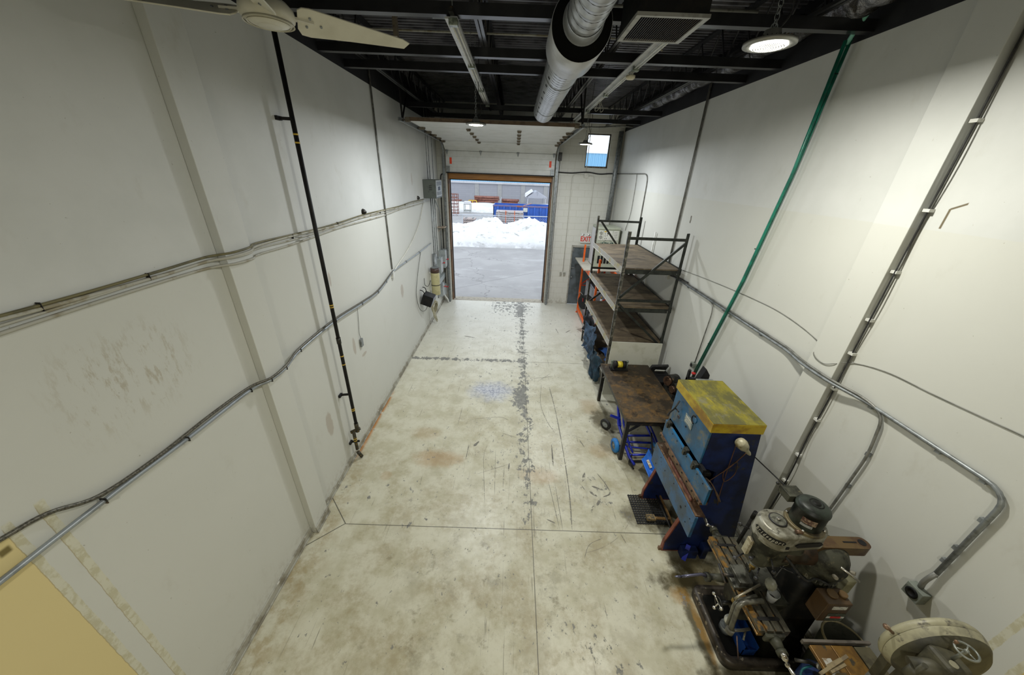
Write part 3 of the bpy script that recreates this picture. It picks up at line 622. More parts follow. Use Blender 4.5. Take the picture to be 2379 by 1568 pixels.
wire('roof_conduit', [(XL + .02, 5.75, 6.05), (1.75, 5.75, 6.05), (1.9, 5.78, 5.95)], .012, CABLEW, 'thin cream conduit crossing under the roof deck past the duct', fil=.1)
wire('roof_conduit', [(.65, 4.95, 6.1), (2.6, 4.95, 6.1)], .016, CONDUIT, 'thin grey conduit crossing behind the black unit heater')
t = tag(MB().box(-1.02, 4.98, 5.98, -.78, 5.12, 6.02).tube(spline([(-.8, 5.0, 5.98), (-.7, 5.05, 5.86), (-.66, 5.1, 5.95)], 5), .004, 5).build('junction_plate', STEEL), 'small steel junction plate with a wire loop under the roof deck', 'junction plate')
t = tag(MB().box(-1.42, 4.86, 5.74, -1.38, 4.94, 6.12).box(-1.45, 4.85, 6.12, -1.35, 4.95, 6.16).build('hanger_bracket', brk), 'short rusty bracket hanging from the roof deck left of the tube strip', 'bracket')
wire('far_tube', [(1.6, 11.6, ZC), (1.6, 11.6, 5.76), (2.2, 11.4, 5.68), (2.9, 11.5, 5.74), (XR, 11.5, 5.74)], .022, CONDUIT, 'grey pipe lying across the far end above the window', sp=True)

# ================================================================== RIGHT WALL SERVICES
GRN = pm('green_hose', (.012, .19, .13), (.01, .12, .085), 8, .45, .6, .3)
t = thing('air_hose', 'dark green air pipe dropping down the right wall behind the yellow-topped press', 'pipe', (3.28, 5.15, 1.3))
MB().tube([(3.285, 5.16, 1.32), (3.285, 4.72, 3.15), (3.285, 4.50, 4.5), (3.28, 4.36, 5.72)], .017, 10).tube([(3.25, 5.14, 1.36), (3.25, 4.70, 3.15), (3.25, 4.47, 4.5), (3.21, 4.33, 5.70)], .017, 10).build('twin_pipe', GRN, t)
MB().tube(spline([(3.24, 4.34, 5.68), (3.2, 4.2, 5.8), (3.12, 3.9, 6.0), (2.95, 3.2, 6.1)], 6), .02, 10).build('upper_hose', pm('pale_green_hose', (.16, .42, .34), (.1, .3, .25), 9, rough=.3), t)
tie = MB()
for a, b in (((3.27, 4.40, 5.45), .03), ((3.27, 4.66, 3.6), .026), ((3.27, 5.0, 2.0), .026)): tie.tube(circle(a, b, (1, 0, 0), (0, 1, .2), 10), .004, 5, True)
each(tie, 'cable_tie', BLACK, t)
MB().cyl((3.27, 5.17, 1.2), (3.27, 5.15, 1.36), .026, n=10).build('fitting', DKSTEEL, t); MB().ball((3.24, 5.13, 1.36), .032, sc=(1.2, 1, .8)).build('valve_knob', RED, t)
wire('green_hose_loop', [(1.43, 3.3, 5.95), (1.47, 3.42, 5.72), (1.62, 3.62, 5.74), (1.7, 3.7, 5.85)], .016, GRN, 'short loop of green hose hanging beside the black unit heater', 'hose', sp=True)
# conduits hugging the pilaster
t = thing('pilaster_conduits', 'pair of dark cables running down the near edge of the right pilaster', 'cable', (3.3, 2.9, 1))
MB().tube([(XR - .012, 2.925, ZC), (XR - .012, 2.925, .95), (XR - .012, 2.93, .4)], .008, 8).build('straight_cable', CONDUIT, t)
MB().tube(spline([(XR - .035, 2.92, ZC), (XR - .03, 2.915, 5.2), (XR - .045, 2.9, 4.6), (XR - .03, 2.92, 4.1), (XR - .05, 2.9, 3.5), (XR - .03, 2.915, 2.9), (XR - .04, 2.9, 2.4), (XR - .035, 2.91, 1.9), (XR - .05, 2.88, 1.5), (XR - .03, 2.9, 1.1), (XR - .03, 2.93, .5)], 6), .006, 8).build('wavy_cable', BLKRUB, t)
cl = MB()
for z in (4.86, 4.25, 3.75, 3.3, 2.95, 2.55, 2.15, 1.65, 1.25): cl.box(XR - .045, 2.895, z - .012, XR, 2.945, z + .012)
each(cl, 'clip', WHITEP, t)
def clips(pts, size=.03, mat=STEEL):
    b = MB()
    for p_ in pts: b.obox(p_, (.03, size, size))
    return b
t = thing('wall_conduit', 'grey steel conduit running along the right wall then dropping to a socket box', 'conduit', (3.3, 3, 2.63))
MB().tube(rnd([(XR - .03, 7.1, 2.62), (XR - .03, 3.6, 2.62), (XR - .10, 3.3, 2.62), (XR - .10, 2.9, 2.62), (XR - .03, 2.6, 2.62), (XR - .03, 1.58, 2.62), (XR - .03, 1.58, 1.75)], .14), .016, 10).build('main_run', STEEL, t)
MB().tube(rnd([(XR - .03, 7.1, 2.655), (XR - .03, 3.6, 2.655), (XR - .10, 3.3, 2.655), (XR - .10, 2.9, 2.65), (XR - .04, 2.6, 2.65), (XR - .03, 2.42, 2.6), (XR - .03, 2.36, 2.2), (XR - .03, 2.38, 1.45), (XR - .02, 2.40, 1.25)], .12), .012, 8).build('flexible_branch', CONDUIT, t)
MB().tube(rnd([(XR - .03, 1.58, 1.78), (XR - .05, 1.59, 1.66), (XR - .03, 1.59, 1.58)], .05), .018, 8).build('coupling', CONDUIT, t)
each(clips([(XR - .015, yy, 2.60) for yy in (6.2, 5.0, 4.1, 3.5, 2.55, 2.0, 1.72)] + [(XR - .015, 1.60, z) for z in (2.35, 2.05, 1.9)] + [(XR - .015, 2.37, z) for z in (2.2, 1.8)], .035), 'clip', STEEL, t)
def sbox(lab, y, z, s=.11, dep=.07, wall='R'):
    x = XR if wall == 'R' else XL; sg = -1 if wall == 'R' else 1
    t = thing('socket_box', lab, 'socket', (x, y, z))
    MB().box(min(x, x + sg * dep), y - s / 2, z - s / 2, max(x, x + sg * dep), y + s / 2, z + s / 2).build('box', pm('green_grey_box', (.20, .22, .19), (.12, .13, .11), 12, rough=.45), t, bevel=.004)
    xf = x + sg * dep; MB().lathe([(s * .36, 0), (s * .36, .008), (s * .22, .008), (s * .2, .001), (0, .001)], (xf, y, z), (sg, 0, 0), 20).build('socket', BLACK, t); return t
sbox('green-grey round-hole socket box at the end of the right wall conduit', 1.585, 1.515, .115)
sbox('small grey socket box with blue side on the right wall behind the milling machine', 2.40, 1.20, .10)
sbox('small grey socket box on the right wall between rack and yellow-topped press', 5.30, 1.43, .09)
wire('conduit_drop', [(XR - .02, 5.62, 2.62), (XR - .02, 5.30, 2.60), (XR - .02, 5.25, 2.45), (XR - .02, 5.3, 1.48)], .009, CONDUIT, 'thin conduit dropping from the wall run to a socket box near the rack', fil=.12)
t = thing('power_box', 'small white junction box on the right wall behind the rack', 'junction box', (XR, 7.1, 2.6))
MB().box(XR - .05, 7.06, 2.5, XR, 7.2, 2.72).build('box', WHITEP, t, bevel=.004)
MB().tube(spline([(XR - .03, 7.1, 2.66), (XR - .06, 6.9, 2.62), (XR - .03, 6.6, 2.66), (XR - .04, 6.2, 2.68)], 5), .012, 6).build('cables', BLKRUB, t)
for dy, lab in ((0, 'grey vertical conduit up the right wall above the rack'), (.045, 'thinner dark conduit beside the vertical conduit above the rack')):
    wire('riser_conduit', [(XR - .02, 7.19 + dy, 2.7), (XR - .02, 7.19 + dy, ZC)], .013 - dy * .08, CONDUIT if dy == 0 else CABLEG, lab)
wire('phone_wire', [(XR - .006, 6.6, 2.82), (XR - .006, 5.6, 2.90), (XR - .006, 4.6, 2.96), (XR - .006, 3.9, 2.97), (XR - .01, 3.3, 2.88), (XR - .075, 3.24, 2.78), (XR - .078, 3.1, 2.74), (XR - .078, 2.98, 2.80), (XR - .01, 2.9, 2.86), (XR - .006, 2.6, 2.94), (XR - .006, 2.2, 2.96), (XR - .006, 1.6, 3.0), (XR - .006, 1.0, 3.02)], .004, CABLEG, 'thin loose grey wire wandering along the right wall', 'wire', sp=True, n=5)
wire('flex_conduit', [(XR - .02, YF - .03, 4.52), (XR - .02, 9.6, 4.52), (XR - .02, 9.45, 4.4), (XR - .02, 9.42, 3.0)], .014, CONDUIT, 'dark conduit along the far right wall dropping towards the air dryer', fil=.2)
wire('flex_conduit', [(XR - .02, 10.35, 4.5), (XR - .02, 10.3, 4.3), (XR - .02, 10.28, 3.5), (XR - .03, 10.5, 3.0)], .008, CONDUIT, 'thin grey conduit curving down the far right wall to the air dryer', fil=.2)
wire('white_pipe', [(XR - .04, 8.2, .0), (XR - .04, 8.2, 3.3)], .018, WHITEP, 'white plastic pipe standing against the right wall behind the rack', 'pipe')
# far wall services
wire('black_cable', [(1.33, YF - .03, 4.50), (1.8, YF - .03, 4.49), (2.3, YF - .03, 4.53), (2.7, YF - .03, 4.49), (3.0, YF - .03, 4.51), (3.3, YF - .03, 4.52)], .018, BLKRUB, 'thick black cable across the far wall below the window', 'cable', sp=True)
t = thing('painted_conduit', 'white-painted conduit loops with a junction box on the far block wall', 'conduit', (2.3, YF, 4.45))
pcm = pm('block_paint_conduit', (.62, .61, .55), (.54, .53, .47), 9)
MB().tube(rnd([(2.3, YF - .02, 4.45), (1.84, YF - .02, 4.45), (1.84, YF - .02, 1.25)], .12), .011, 8).build('left_loop', pcm, t)
MB().tube(rnd([(2.3, YF - .02, 4.43), (2.56, YF - .02, 4.43), (2.56, YF - .02, 2.66)], .12), .011, 8).build('right_loop', pcm, t)
MB().tube([(2.27, YF - .02, 4.45), (2.27, YF - .02, ZC)], .010, 8).build('riser', pcm, t)
MB().box(2.22, YF - .05, 4.36, 2.36, YF, 4.5).build('junction_box', pcm, t, bevel=.004)
t = thing('wall_outlet', 'double outlet box on the far wall between the two doors', 'outlet', (1.82, YF, 1.16))
for k in (0, .13): MB().box(1.73 + k, YF - .05, 1.11, 1.81 + k, YF, 1.22).cyl((1.77 + k, YF - .05, 1.165), (1.77 + k, YF - .056, 1.165), .03).build('outlet_box', pm('dull_box', (.36, .35, .3), (.22, .21, .18), 20, rough=.5), t, bevel=.004)
t = thing('exit_sign', 'white EXIT sign with red letters and two lamp heads above the grey door', 'sign', (2.52, YF, 2.47))
MB().box(2.34, YF - .06, 2.30, 2.70, YF, 2.63).build('sign_body', pm('sign_white', (.74, .74, .71), (.68, .68, .65), 5, rough=.4), t, bevel=.006)
text('EXIT', .23, (2.52, YF - .062, 2.43), (1, 0, 0), (0, 0, 1), pm('exit_red', (.75, .05, .03), (.7, .05, .03)), t, sx=.78, bold=.006)
for xx in (2.42, 2.62): MB().lathe([(.0, .035), (.025, .03), (.034, 0), (.03, -.005), (0, -.002)], (xx, YF - .065, 2.585), (0, 1, -.3), 16).build('lamp_head', CHROME, t)
t = thing('downspout', 'grey metal downpipe with white lower half in the far right corner', 'pipe', (3.2, 12.18, 0))
MB().cyl((3.17, 12.17, 3.1), (3.2, 12.17, ZT), .072, n=20).build('upper_pipe', STEEL, t); MB().cyl((3.15, 12.17, 0), (3.17, 12.17, 3.1), .074, n=20).build('lower_pipe', pcm, t)

# ================================================================== LEFT WALL SERVICES
t = thing('gas_pipe', 'tall black gas pipe with yellow bands standing on the left wall', 'pipe', (XL + .14, 4.28, 0))
xg = XL + .14
MB().cyl((xg, 4.28, .62), (xg, 4.28, 5.75), .025, n=12).build('main_pipe', BLACK, t)
MB().cyl((xg, 4.28, .55), (xg, 4.28, .72), .032, n=12).cyl((xg - .09, 4.24, .56), (xg + .04, 4.30, .60), .028, n=10).cyl((xg - .05, 4.25, .2), (xg - .05, 4.25, .58), .026, n=10).cyl((xg - .05, 4.25, .14), (xg - .01, 4.27, .02), .028, n=10).build('valve_assembly', pm('dirty_iron', (.05, .045, .03), (.2, .13, .03), 30, .55, .65, .5, .4), t)
bd = MB()
for z in (4.62, 4.70, 2.72, 2.69, 1.94, 1.80, 1.0, .97, .42, .38): bd.cyl((xg, 4.28, z), (xg, 4.28, z + .016), .0265, n=12) if z > .6 else bd.cyl((xg - .05, 4.25, z), (xg - .05, 4.25, z + .016), .0275, n=12)
each(bd, 'yellow_band', YELTAPE, t)
MB().cyl((xg, 4.28, 2.15), (xg, 4.28, 2.24), .031, n=12).build('coupling', DKSTEEL, t)
br_ = MB()
for z in (4.85, 1.28, .35): br_.box(XL, 4.20, z - .02, XL + .03, 4.28, z + .02).bar((XL, 4.25, z), (xg, 4.28, z), .02, .03)
each(br_, 'wall_bracket', BLACK, t)
cl_w = CABLEW
t = thing('cable_run', 'bundle of painted cables running along the left wall at mid height', 'cables', (XL, 5, 3.63))
for k, (z, r_) in enumerate(((3.66, .012), (3.685, .009), (3.64, .008), (3.595, .011))):
    ww = [(XL + (.015 if not 2.85 < y < 3.3 else .095), y, z + .012 * math.sin(y * 2.1 + k)) for y in (YN, .6, 1.2, 1.8, 2.4, 2.8, 2.97, 3.2, 3.4, 3.9, 4.5, 5.2, 6, 7, 8, 9, 10.2)]
    MB().tube(spline(ww, 4), r_, 6).build('cable', cl_w if k != 1 else pm('groove_shade_olive', (.16, .14, .06), (.1, .09, .04), 8, rough=.5), t)  # olive tone of one cable stands for a shaded groove along the bundle
cb = MB()
for y in (1.7, 2.3, 4.0, 5.1, 6.8, 8.4): cb.box(XL, y - .002, 3.64, XL + .026, y + .002, 3.69)
each(cb, 'clip', BLACK, t)
t = thing('lower_conduit', 'steel conduit sagging along the left wall below the cable bundle', 'conduit', (XL, 5, 2.42))
lw = [(1e9, 0)]
lw = [(XL + .03, y, z) for y, z in ((YN, 2.47), (.5, 2.46), (1.46, 2.45), (2.05, 2.42), (2.75, 2.40))] + [(XL + .10, 2.95, 2.395), (XL + .10, 3.2, 2.39)] + [(XL + .03, y, z) for y, z in ((3.6, 2.395), (4.5, 2.40), (5.4, 2.33), (6.13, 2.30), (6.6, 2.36), (7.08, 2.45), (8, 2.44), (9.2, 2.41), (10.6, 2.40))]
MB().tube(spline(lw, 6), .016, 8).build('conduit', pm('blue_grey_conduit', (.33, .36, .38), (.25, .27, .28), 9, rough=.4, metal=.4), t)
fl = [(XL + .03, .4, 2.80), (XL + .03, .8, 2.71), (XL + .02, 1.06, 2.65), (XL + .02, 1.25, 2.61), (XL + .03, 1.46, 2.50), (XL + .03, 1.84, 2.46), (XL + .03, 2.3, 2.46), (XL + .04, 2.75, 2.44), (XL + .11, 2.95, 2.42), (XL + .11, 3.22, 2.42), (XL + .04, 3.6, 2.43), (XL + .04, 4.5, 2.44), (XL + .04, 5.4, 2.37), (XL + .04, 6.13, 2.34), (XL + .04, 7.0, 2.47)]
MB().tube(spline(fl, 6), .013, 8).build('armoured_cable', pm('armoured_cable', (.16, .15, .12), (.07, .065, .05), 90, .45, .55, .4, .5), t)
cb = MB()
for p_ in lw[1:-1]: cb.obox(p_, (.04, .007, .04))
each(cb, 'clip', DKSTEEL, t)
wire('wall_conduit', [(XL + .02, 7.08, ZC), (XL + .02, 7.06, 2.50)], .016, CONDUIT, 'grey conduit dropping from the roof down the left wall')
wire('white_cable', [(XL + .02, 10.1, 3.6), (XL + .03, 9.4, 3.1), (XL + .03, 8.4, 2.72), (XL + .03, 7.2, 2.46)], .012, pm('white_cable', (.6, .59, .52), (.5, .49, .42)), 'white cable curving down the left wall from the grey transformer', 'cable', sp=True)
t = thing('socket_plate', 'small white socket box where the conduits meet on the left wall', 'socket', (XL, 7.05, 2.4)); MB().box(XL, 7.0, 2.32, XL + .05, 7.1, 2.46).build('box', WHITEP, t, bevel=.004)
t = thing('light_switch', 'small metal switch box hanging by a thin cable on the left wall', 'switch', (XL, 5.18, 1.7))
MB().box(XL, 5.14, 1.64, XL + .035, 5.22, 1.78).build('box', STEEL, t, bevel=.003); MB().tube(spline([(XL + .02, 5.24, 2.33), (XL + .012, 5.22, 2.1), (XL + .012, 5.17, 1.9), (XL + .02, 5.18, 1.77)], 5), .004, 5).build('cable', CABLEG, t)
for (y, z), lab in (((6.05, 3.74), 'brown conical cable entry above the left wall cable bundle, nearer'), ((9.6, 3.75), 'brown conical cable entry above the left wall cable bundle, beside the grey transformer')):
    tag(MB().lathe([(.05, 0), (.042, .03), (.02, .06), (0, .065)], (XL, y, z), (1, 0, -.2), 16).build('wall_plug', DKSTEEL), lab, 'cable entry')
for a in (10.5, 10.75, 11.2): wire('riser_conduit', [(XL + .1, a, 4.18), (XL + .1, a, ZC)], .012, STEEL, {10.5: 'vertical conduit rising from the grey transformer, nearest of three', 10.75: 'vertical conduit rising from the grey transformer, middle of three', 11.2: 'vertical conduit rising from the grey transformer, farthest of three'}[a])
t = thing('transformer', 'dark grey-green electrical transformer cabinet high on the left wall', 'transformer', (XL + .17, 10.6, 3.7))
MB().box(XL, 10.24, 3.70, XL + .36, 11.05, 4.18).build('cabinet', pm('transformer_green', (.10, .115, .10), (.075, .085, .075), 6, rough=.45), t, bevel=.008)
v_ = MB()
for k in range(3): v_.box(XL + .17, 10.236, 4.02 - k * .05, XL + .25, 10.241, 4.032 - k * .05)
v_.build('vent_slots', BLACK, t)
MB().box(XL + .361, 10.26, 3.74, XL + .366, 11.03, 4.16).build('front_cover', pm('pale_cover', (.45, .47, .47), (.38, .4, .4), 9), t)
v_ = MB()
for k in range(6): v_.box(XL + .366, 10.34, 4.12 - k * .018, XL + .369, 10.94, 4.128 - k * .018).box(XL + .366, 10.34, 3.86 - k * .015, XL + .369, 10.94, 3.866 - k * .015)
v_.box(XL + .366, 10.5, 3.9, XL + .368, 10.8, 4.0); v_.build('louvres', DKSTEEL, t)
t = thing('vacuum_canister', 'cream wall-mounted canister with brown lid and a metal band', 'canister', (XL + .16, 10.3, .9)); cx, cy = XL + .17, 10.3
MB().cyl((cx, cy, .88), (cx, cy, 1.58), .135, n=28).build('canister', pm('cream_enamel', (.50, .46, .25), (.42, .38, .2), 6, rough=.35), t, bevel=.01)
MB().cyl((cx, cy, 1.58), (cx, cy, 1.72), .138, n=28).build('lid', pm('dark_brown_enamel', (.07, .035, .025), (.05, .025, .02), 6, rough=.35), t); MB().cyl((cx, cy, 1.72), (cx, cy, 1.735), .12, n=28).build('top_plate', STEEL, t)
MB().lathe([(.136, 0), (.14, .004), (.14, .02), (.136, .024)], (cx, cy, 1.18), n=28).build('band', DKSTEEL, t); MB().box(XL, cy - .05, 1.0, XL + .05, cy + .05, 1.6).build('wall_mount', WHITEP, t)
t = thing('black_heater', 'black box fixture with slanted chrome grille on the left wall below the canister', 'heater', (XL + .2, 9.15, .95))
R_ = Euler((.0, .35, .0)); MB().obox((XL + .2, 9.12, 1.12), (.3, .34, .30), R_).build('casing', BLACK, t, bevel=.008)
MB().obox(Vector((XL + .2, 9.12, 1.12)) + R_.to_matrix() @ Vector((.153, 0, 0)), (.012, .3, .26), R_).build('grille', pm('chrome_grille', (.35, .36, .42), (.06, .06, .09), 60, .45, .55, .3, .5), t)
MB().tube(rnd([(XL + .02, 9.0, 1.42), (XL + .1, 9.0, 1.4), (XL + .16, 9.05, 1.24)], .04), .012, 6).tube(rnd([(XL + .02, 9.28, 1.42), (XL + .1, 9.28, 1.4), (XL + .16, 9.2, 1.24)], .04), .012, 6).build('bracket', BLACK, t)
MB().tube(spline([(XL + .2, 9.1, .98), (XL + .12, 9.0, .82), (XL + .05, 8.75, .95), (XL + .03, 8.6, 1.4), (XL + .03, 8.9, 1.9), (XL + .03, 9.35, 2.38)], 6), .009, 6).build('supply_cable', CABLEG, t)
t = thing('hose_hook', 'bent black wire hook on the left wall beside the canister', 'hook', (XL, 9.7, 1.4)); MB().tube(spline([(XL + .02, 9.55, 1.6), (XL + .04, 9.5, 1.42), (XL + .08, 9.7, 1.32), (XL + .1, 9.95, 1.42)], 5), .008, 6).build('wire', BLACK, t)
t = thing('hose_coil', 'coiled cream vacuum hose hanging under the canister', 'hose', (XL + .15, 10.05, .5)); hc = MB(); rr = random.Random(3)
for k in range(5):
    c = Vector((XL + .13 + k * .012, 10.02 + rr.uniform(-.04, .04), .52 - k * .03)); hc.tube([q + Vector((rr.uniform(-.005, .005) + .05 * math.sin(i * .5), 0, 0)) for i, q in enumerate(circle(c, .16 + .01 * k, (0, .75, 0), (0, .1, 1.55), 22))], .016, 7, True)
hc.build('hose', pm('cream_hose', (.38, .35, .24), (.28, .26, .17), 30, rough=.45), t); MB().tube(spline([(XL + .15, 10.2, .9), (XL + .16, 10.1, .8), (XL + .14, 10.0, .74)], 4), .016, 7).build('hose_end', BLKRUB, t)
# switchgear in the far left corner
gb = pm('switchgear_grey', (.34, .37, .37), (.27, .3, .3), 6, rough=.4)
def swbox(lab, y0, y1, z0, z1, dep, levers=()):
    t = thing('switch_box', lab, 'switch box', (XL, y0, z0)); MB().box(XL, y0, z0, XL + dep, y1, z1).build('enclosure', gb, t, bevel=.006)
    MB().box(XL + dep, y0 + .03, z0 + .04, XL + dep + .008, y1 - .03, z1 - .04).build('cover', pm('switch_cover', (.42, .44, .44), (.34, .36, .36), 6, rough=.4), t)
    for (ly, lz) in levers: MB().cyl((XL + dep, ly, lz), (XL + dep + .07, ly - .05, lz + .03), .012, n=8).ball((XL + dep + .08, ly - .06, lz + .035), .028).build('lever', RED, t)
    return t
swbox('grey switch box with red lever, upper one in the far left corner', 11.75, 12.1, 1.35, 1.95, .22, ((11.85, 1.62),))
swbox('grey switch box with red lever beside the cream canister', 11.15, 11.5, 1.3, 1.80, .18, ((11.4, 1.6),))
swbox('low grey switch box with red lever near the floor by the door', 11.45, 11.75, .4, .85, .14, ((11.6, .72),))
swbox('low grey switch box with red lever nearest the door track', 11.9, 12.1, .3, .7, .14, ((12.0, .58),))
t = thing('splitter_trough', 'long grey wiring trough on the left wall between switch boxes', 'trough', (XL, 11.3, 1)); MB().box(XL, 10.8, .93, XL + .12, 12.1, 1.10).build('trough', gb, t, bevel=.004)
t = thing('wide_conduit', 'short wide grey pipe above the cream canister', 'pipe', (XL + .08, 10.75, 1.3)); MB().cyl((XL + .08, 10.75, 1.1), (XL + .08, 10.75, 2.05), .06, n=16).build('pipe', STEEL, t)
for k, (y, z0, z1) in enumerate(((10.7, 2.05, 3.7), (10.95, 1.8, 3.7), (11.2, 1.8, 3.7), (11.9, 1.95, 3.7))):
    wire('feed_conduit', [(XL + .09, y, z0), (XL + .09, y, z1)] if k != 3 else [(XL + .09, 11.9, 1.95), (XL + .09, 11.9, 3.2), (XL + .12, 11.0, 3.68)], .016, STEEL, ['steel conduit between transformer and wide pipe, nearest of four', 'steel conduit below the transformer, second of four', 'steel conduit below the transformer, third of four', 'bent steel conduit from the transformer towards the door corner'][k], fil=.2)
for k, y in enumerate((11.0, 11.3, 11.62)): wire('short_conduit', [(XL + .07, y, .93), (XL + .07, y, .5 + .1 * k)], .02, STEEL, 'short conduit below the wiring trough, ' + ['nearest', 'middle', 'farthest'][k] + ' of three')
t = thing('corner_shelf', 'small bare wooden shelf on the left wall near the door', 'shelf', (XL, 11.9, 2.7)); MB().box(XL, 11.75, 2.70, XL + .26, 12.05, 2.72).bar((XL, 11.9, 2.56), (XL + .2, 11.9, 2.7), .02, .02).build('board', pm('pale_wood', (.46, .36, .28), (.36, .27, .2), 8), t)
wire('black_corner_cable', [(-2.36, YF - .04, 4.33), (-2.45, YF - .04, 4.3), (-2.47, YF - .04, 4.0), (-2.47, YF - .04, 1.9), (-2.46, YF - .04, .5)], .018, BLKRUB, 'thick black cable down the far left corner beside the door track', 'cable', fil=.1)
t = thing('white_drain', 'white bent plastic pipe at the floor by the left door track', 'pipe', (XL + .1, 11.8, 0)); MB().tube(spline([(XL + .08, 11.9, .6), (XL + .1, 11.85, .35), (XL + .2, 11.9, .15), (XL + .22, 11.95, .02)], 5), .03, 8).build('pipe', WHITEP, t)

# ================================================================== STORAGE RACK
RX0, RX1, RY0, RY1, RH = 2.11, 3.24, 6.48, 9.12, 3.52
rackg = pm('dark_green_rack_steel', (.03, .034, .028), (.014, .016, .014), 9, .4, .6, .45, .2, c3=(.16, .15, .12), s3=25, lo3=.68, hi3=.73)
beamw = pm('worn_cream_beam', (.31, .30, .27), (.30, .26, .12), 4, .52, .62, .45, c3=(.16, .12, .06), s3=10, lo3=.66, hi3=.72)
def ply():
    m = MatB('dirty_plywood', .7); n = m.noise(3, 7, .7, vec=m.map(scale=(.5, 1.5, 1))); f = m.noise(2.2, 5, .6, loc=(3, 2, 1))
    c = m.mix((.15, .115, .07), (.075, .055, .034), n.sm(.4, .62)); c = m.mix(c, (.035, .025, .016), f.sm(.52, .7) * .8)
    m.col(m.mix(c, (.27, .23, .17), m.noise(5, 6, .7, vec=m.map(scale=(.5, 2.2, 1), loc=(1, 7, 0))).sm(.58, .7) * .6)); return m.m
PLY = ply()
t = thing('storage_rack', 'tall dark steel rack with four brown plywood decks against the right wall', 'rack', (RX0, RY0, 0))
for x, y in ((RX0, RY0), (RX1, RY0), (RX0, RY1), (RX1, RY1)):
    sx = 1 if x == RX0 else -1; sy = 1 if y == RY0 else -1
    u = MB().box(min(x, x + sx * .055), min(y, y + sy * .006), 0, max(x, x + sx * .055), max(y, y + sy * .006), RH).box(min(x, x + sx * .006), min(y, y + sy * .05), 0, max(x, x + sx * .006), max(y, y + sy * .05), RH)
    u.build('upright', rackg if x == RX1 else pm('scuffed_rack_steel', (.07, .07, .06), (.2, .19, .16), 12, .45, .6, .45, .3), t)
for y, sy in ((RY0 + .012, 1), (RY1 - .012, -1)):
    MB().bar((RX0 + .01, y, 3.40), (RX1 - .01, y, 3.40), .03, .05).build('top_brace', rackg, t)
    MB().bar((RX0 + .01, y, 2.19), (RX1 - .01, y, 2.19), .03, .05).build('middle_brace', rackg, t)
    MB().bar((RX0 + .02, y, .3), (RX1 - .02, y, .3), .03, .04).build('lower_brace', rackg, t)
    if sy > 0: zz = ((RX1 - .04, 3.34, RX0 + .04, 2.24), (RX0 + .04, 2.12, RX1 - .04, 1.2), (RX1 - .04, 1.1, RX0 + .04, .34))
    else: zz = ((RX0 + .12, 3.38, RX1 - .04, 2.24), (RX1 - .04, 2.14, RX0 + .04, 1.2), (RX0 + .04, 1.1, RX1 - .04, .34))
    for a, b, c, d_ in zz: MB().bar((a, y - sy * .005, b), (c, y - sy * .005, d_), .03, .045).build('diagonal_brace', rackg, t)
for z in (2.86, 2.07, 1.28, .56):
    MB().box(RX0 - .012, RY0, z - .10, RX0 - .002, RY1, z).box(RX0 - .028, RY0, z - .11, RX0 + .05, RY1, z - .10).build('side_beam', beamw, t)
    MB().box(RX1 + .0, RY0, z - .12, RX1 + .012, RY1, z).build('side_beam', rackg, t)
    for q_ in (RY0 + .02, RY1 - .07): MB().box(RX0 + .06, q_, z - .13, RX1 - .06, q_ + .05, z - .045).build('end_beam', rackg, t)
    MB().box(RX0 + .002, RY0 + .03, z - .045, RX1 - .004, RY1 - .02, z - .02).build('plywood_deck', PLY, t)
# things on and around the rack
t = thing('melamine_sheet', 'white sheet of board standing across the near end of the rack behind the steel table', 'board', (2.7, 6.38, 0))
MB().prism([(2.11, 0), (3.2, 0), (3.2, 1.30), (2.14, 1.31)], (0, 6.36, 0), (1, 0, 0), (0, .02, 1), (0, .016, 0)).build('board', pm('off_white_board', (.60, .60, .53), (.52, .52, .44), 3, rough=.4), t)
from mathutils import noise as mnoise
def cloth(name, lab, pts4, n, amp, mat, seed, cat='cloth', thick=.012):
    A, B, C_, D_ = (Vector(p) for p in pts4)
    def fn(u, v):
        p = A.lerp(B, u).lerp(D_.lerp(C_, u), v); q = Vector((u * 3 + seed, v * 2.4, seed)); nv = mnoise.noise_vector(q) + mnoise.noise_vector(q * 2.3) * .5
        fold = math.sin(u * 15 + 3 * math.sin(v * 4 + seed)) * .5
        return p + nv * amp + Vector((-.9, .1, 0)) * (fold * amp * .7) * (v * .8 + .2)
    return tag(MB().sheet(fn, n, n).build(name, mat, solid=thick), lab, cat)
denim = pm('blue_fleece', (.035, .07, .12), (.02, .035, .06), 9, .4, .6, .9, c3=(.09, .15, .22), s3=30)
cloth('moving_blanket', 'blue-grey blanket hanging out of the rack towards the floor', [(2.02, 8.35, .98), (2.06, 7.25, 1.06), (1.95, 7.15, .42), (1.9, 8.0, .42)], 30, .09, denim, 3)
cloth('hanging_blanket', 'dark teal cloth hanging lowest from the rack beside the steel table', [(1.97, 7.65, .66), (2.06, 6.65, .72), (2.06, 6.75, .08), (1.98, 7.0, .02)], 26, .08, pm('dark_teal_cloth', (.012, .04, .065), (.008, .02, .032), 9, .4, .6, .9), 8)
cloth('black_jacket', 'crumpled black jacket stuffed in the rack above the blue blanket', [(2.06, 8.75, 1.12), (2.1, 7.9, 1.18), (2.12, 7.8, .62), (2.02, 8.6, .62)], 24, .09, pm('black_cloth', (.008, .009, .014), (.016, .016, .02), 9, rough=.9), 5)
cloth('blue_rag', 'bright blue cloth lying on the bottom deck at the near end of the rack', [(2.2, 7.4, .66), (2.75, 7.4, .66), (2.75, 6.6, .58), (2.2, 6.56, .64)], 20, .09, pm('royal_blue_cloth', (.03, .10, .32), (.02, .06, .2), 9, rough=.9), 11)
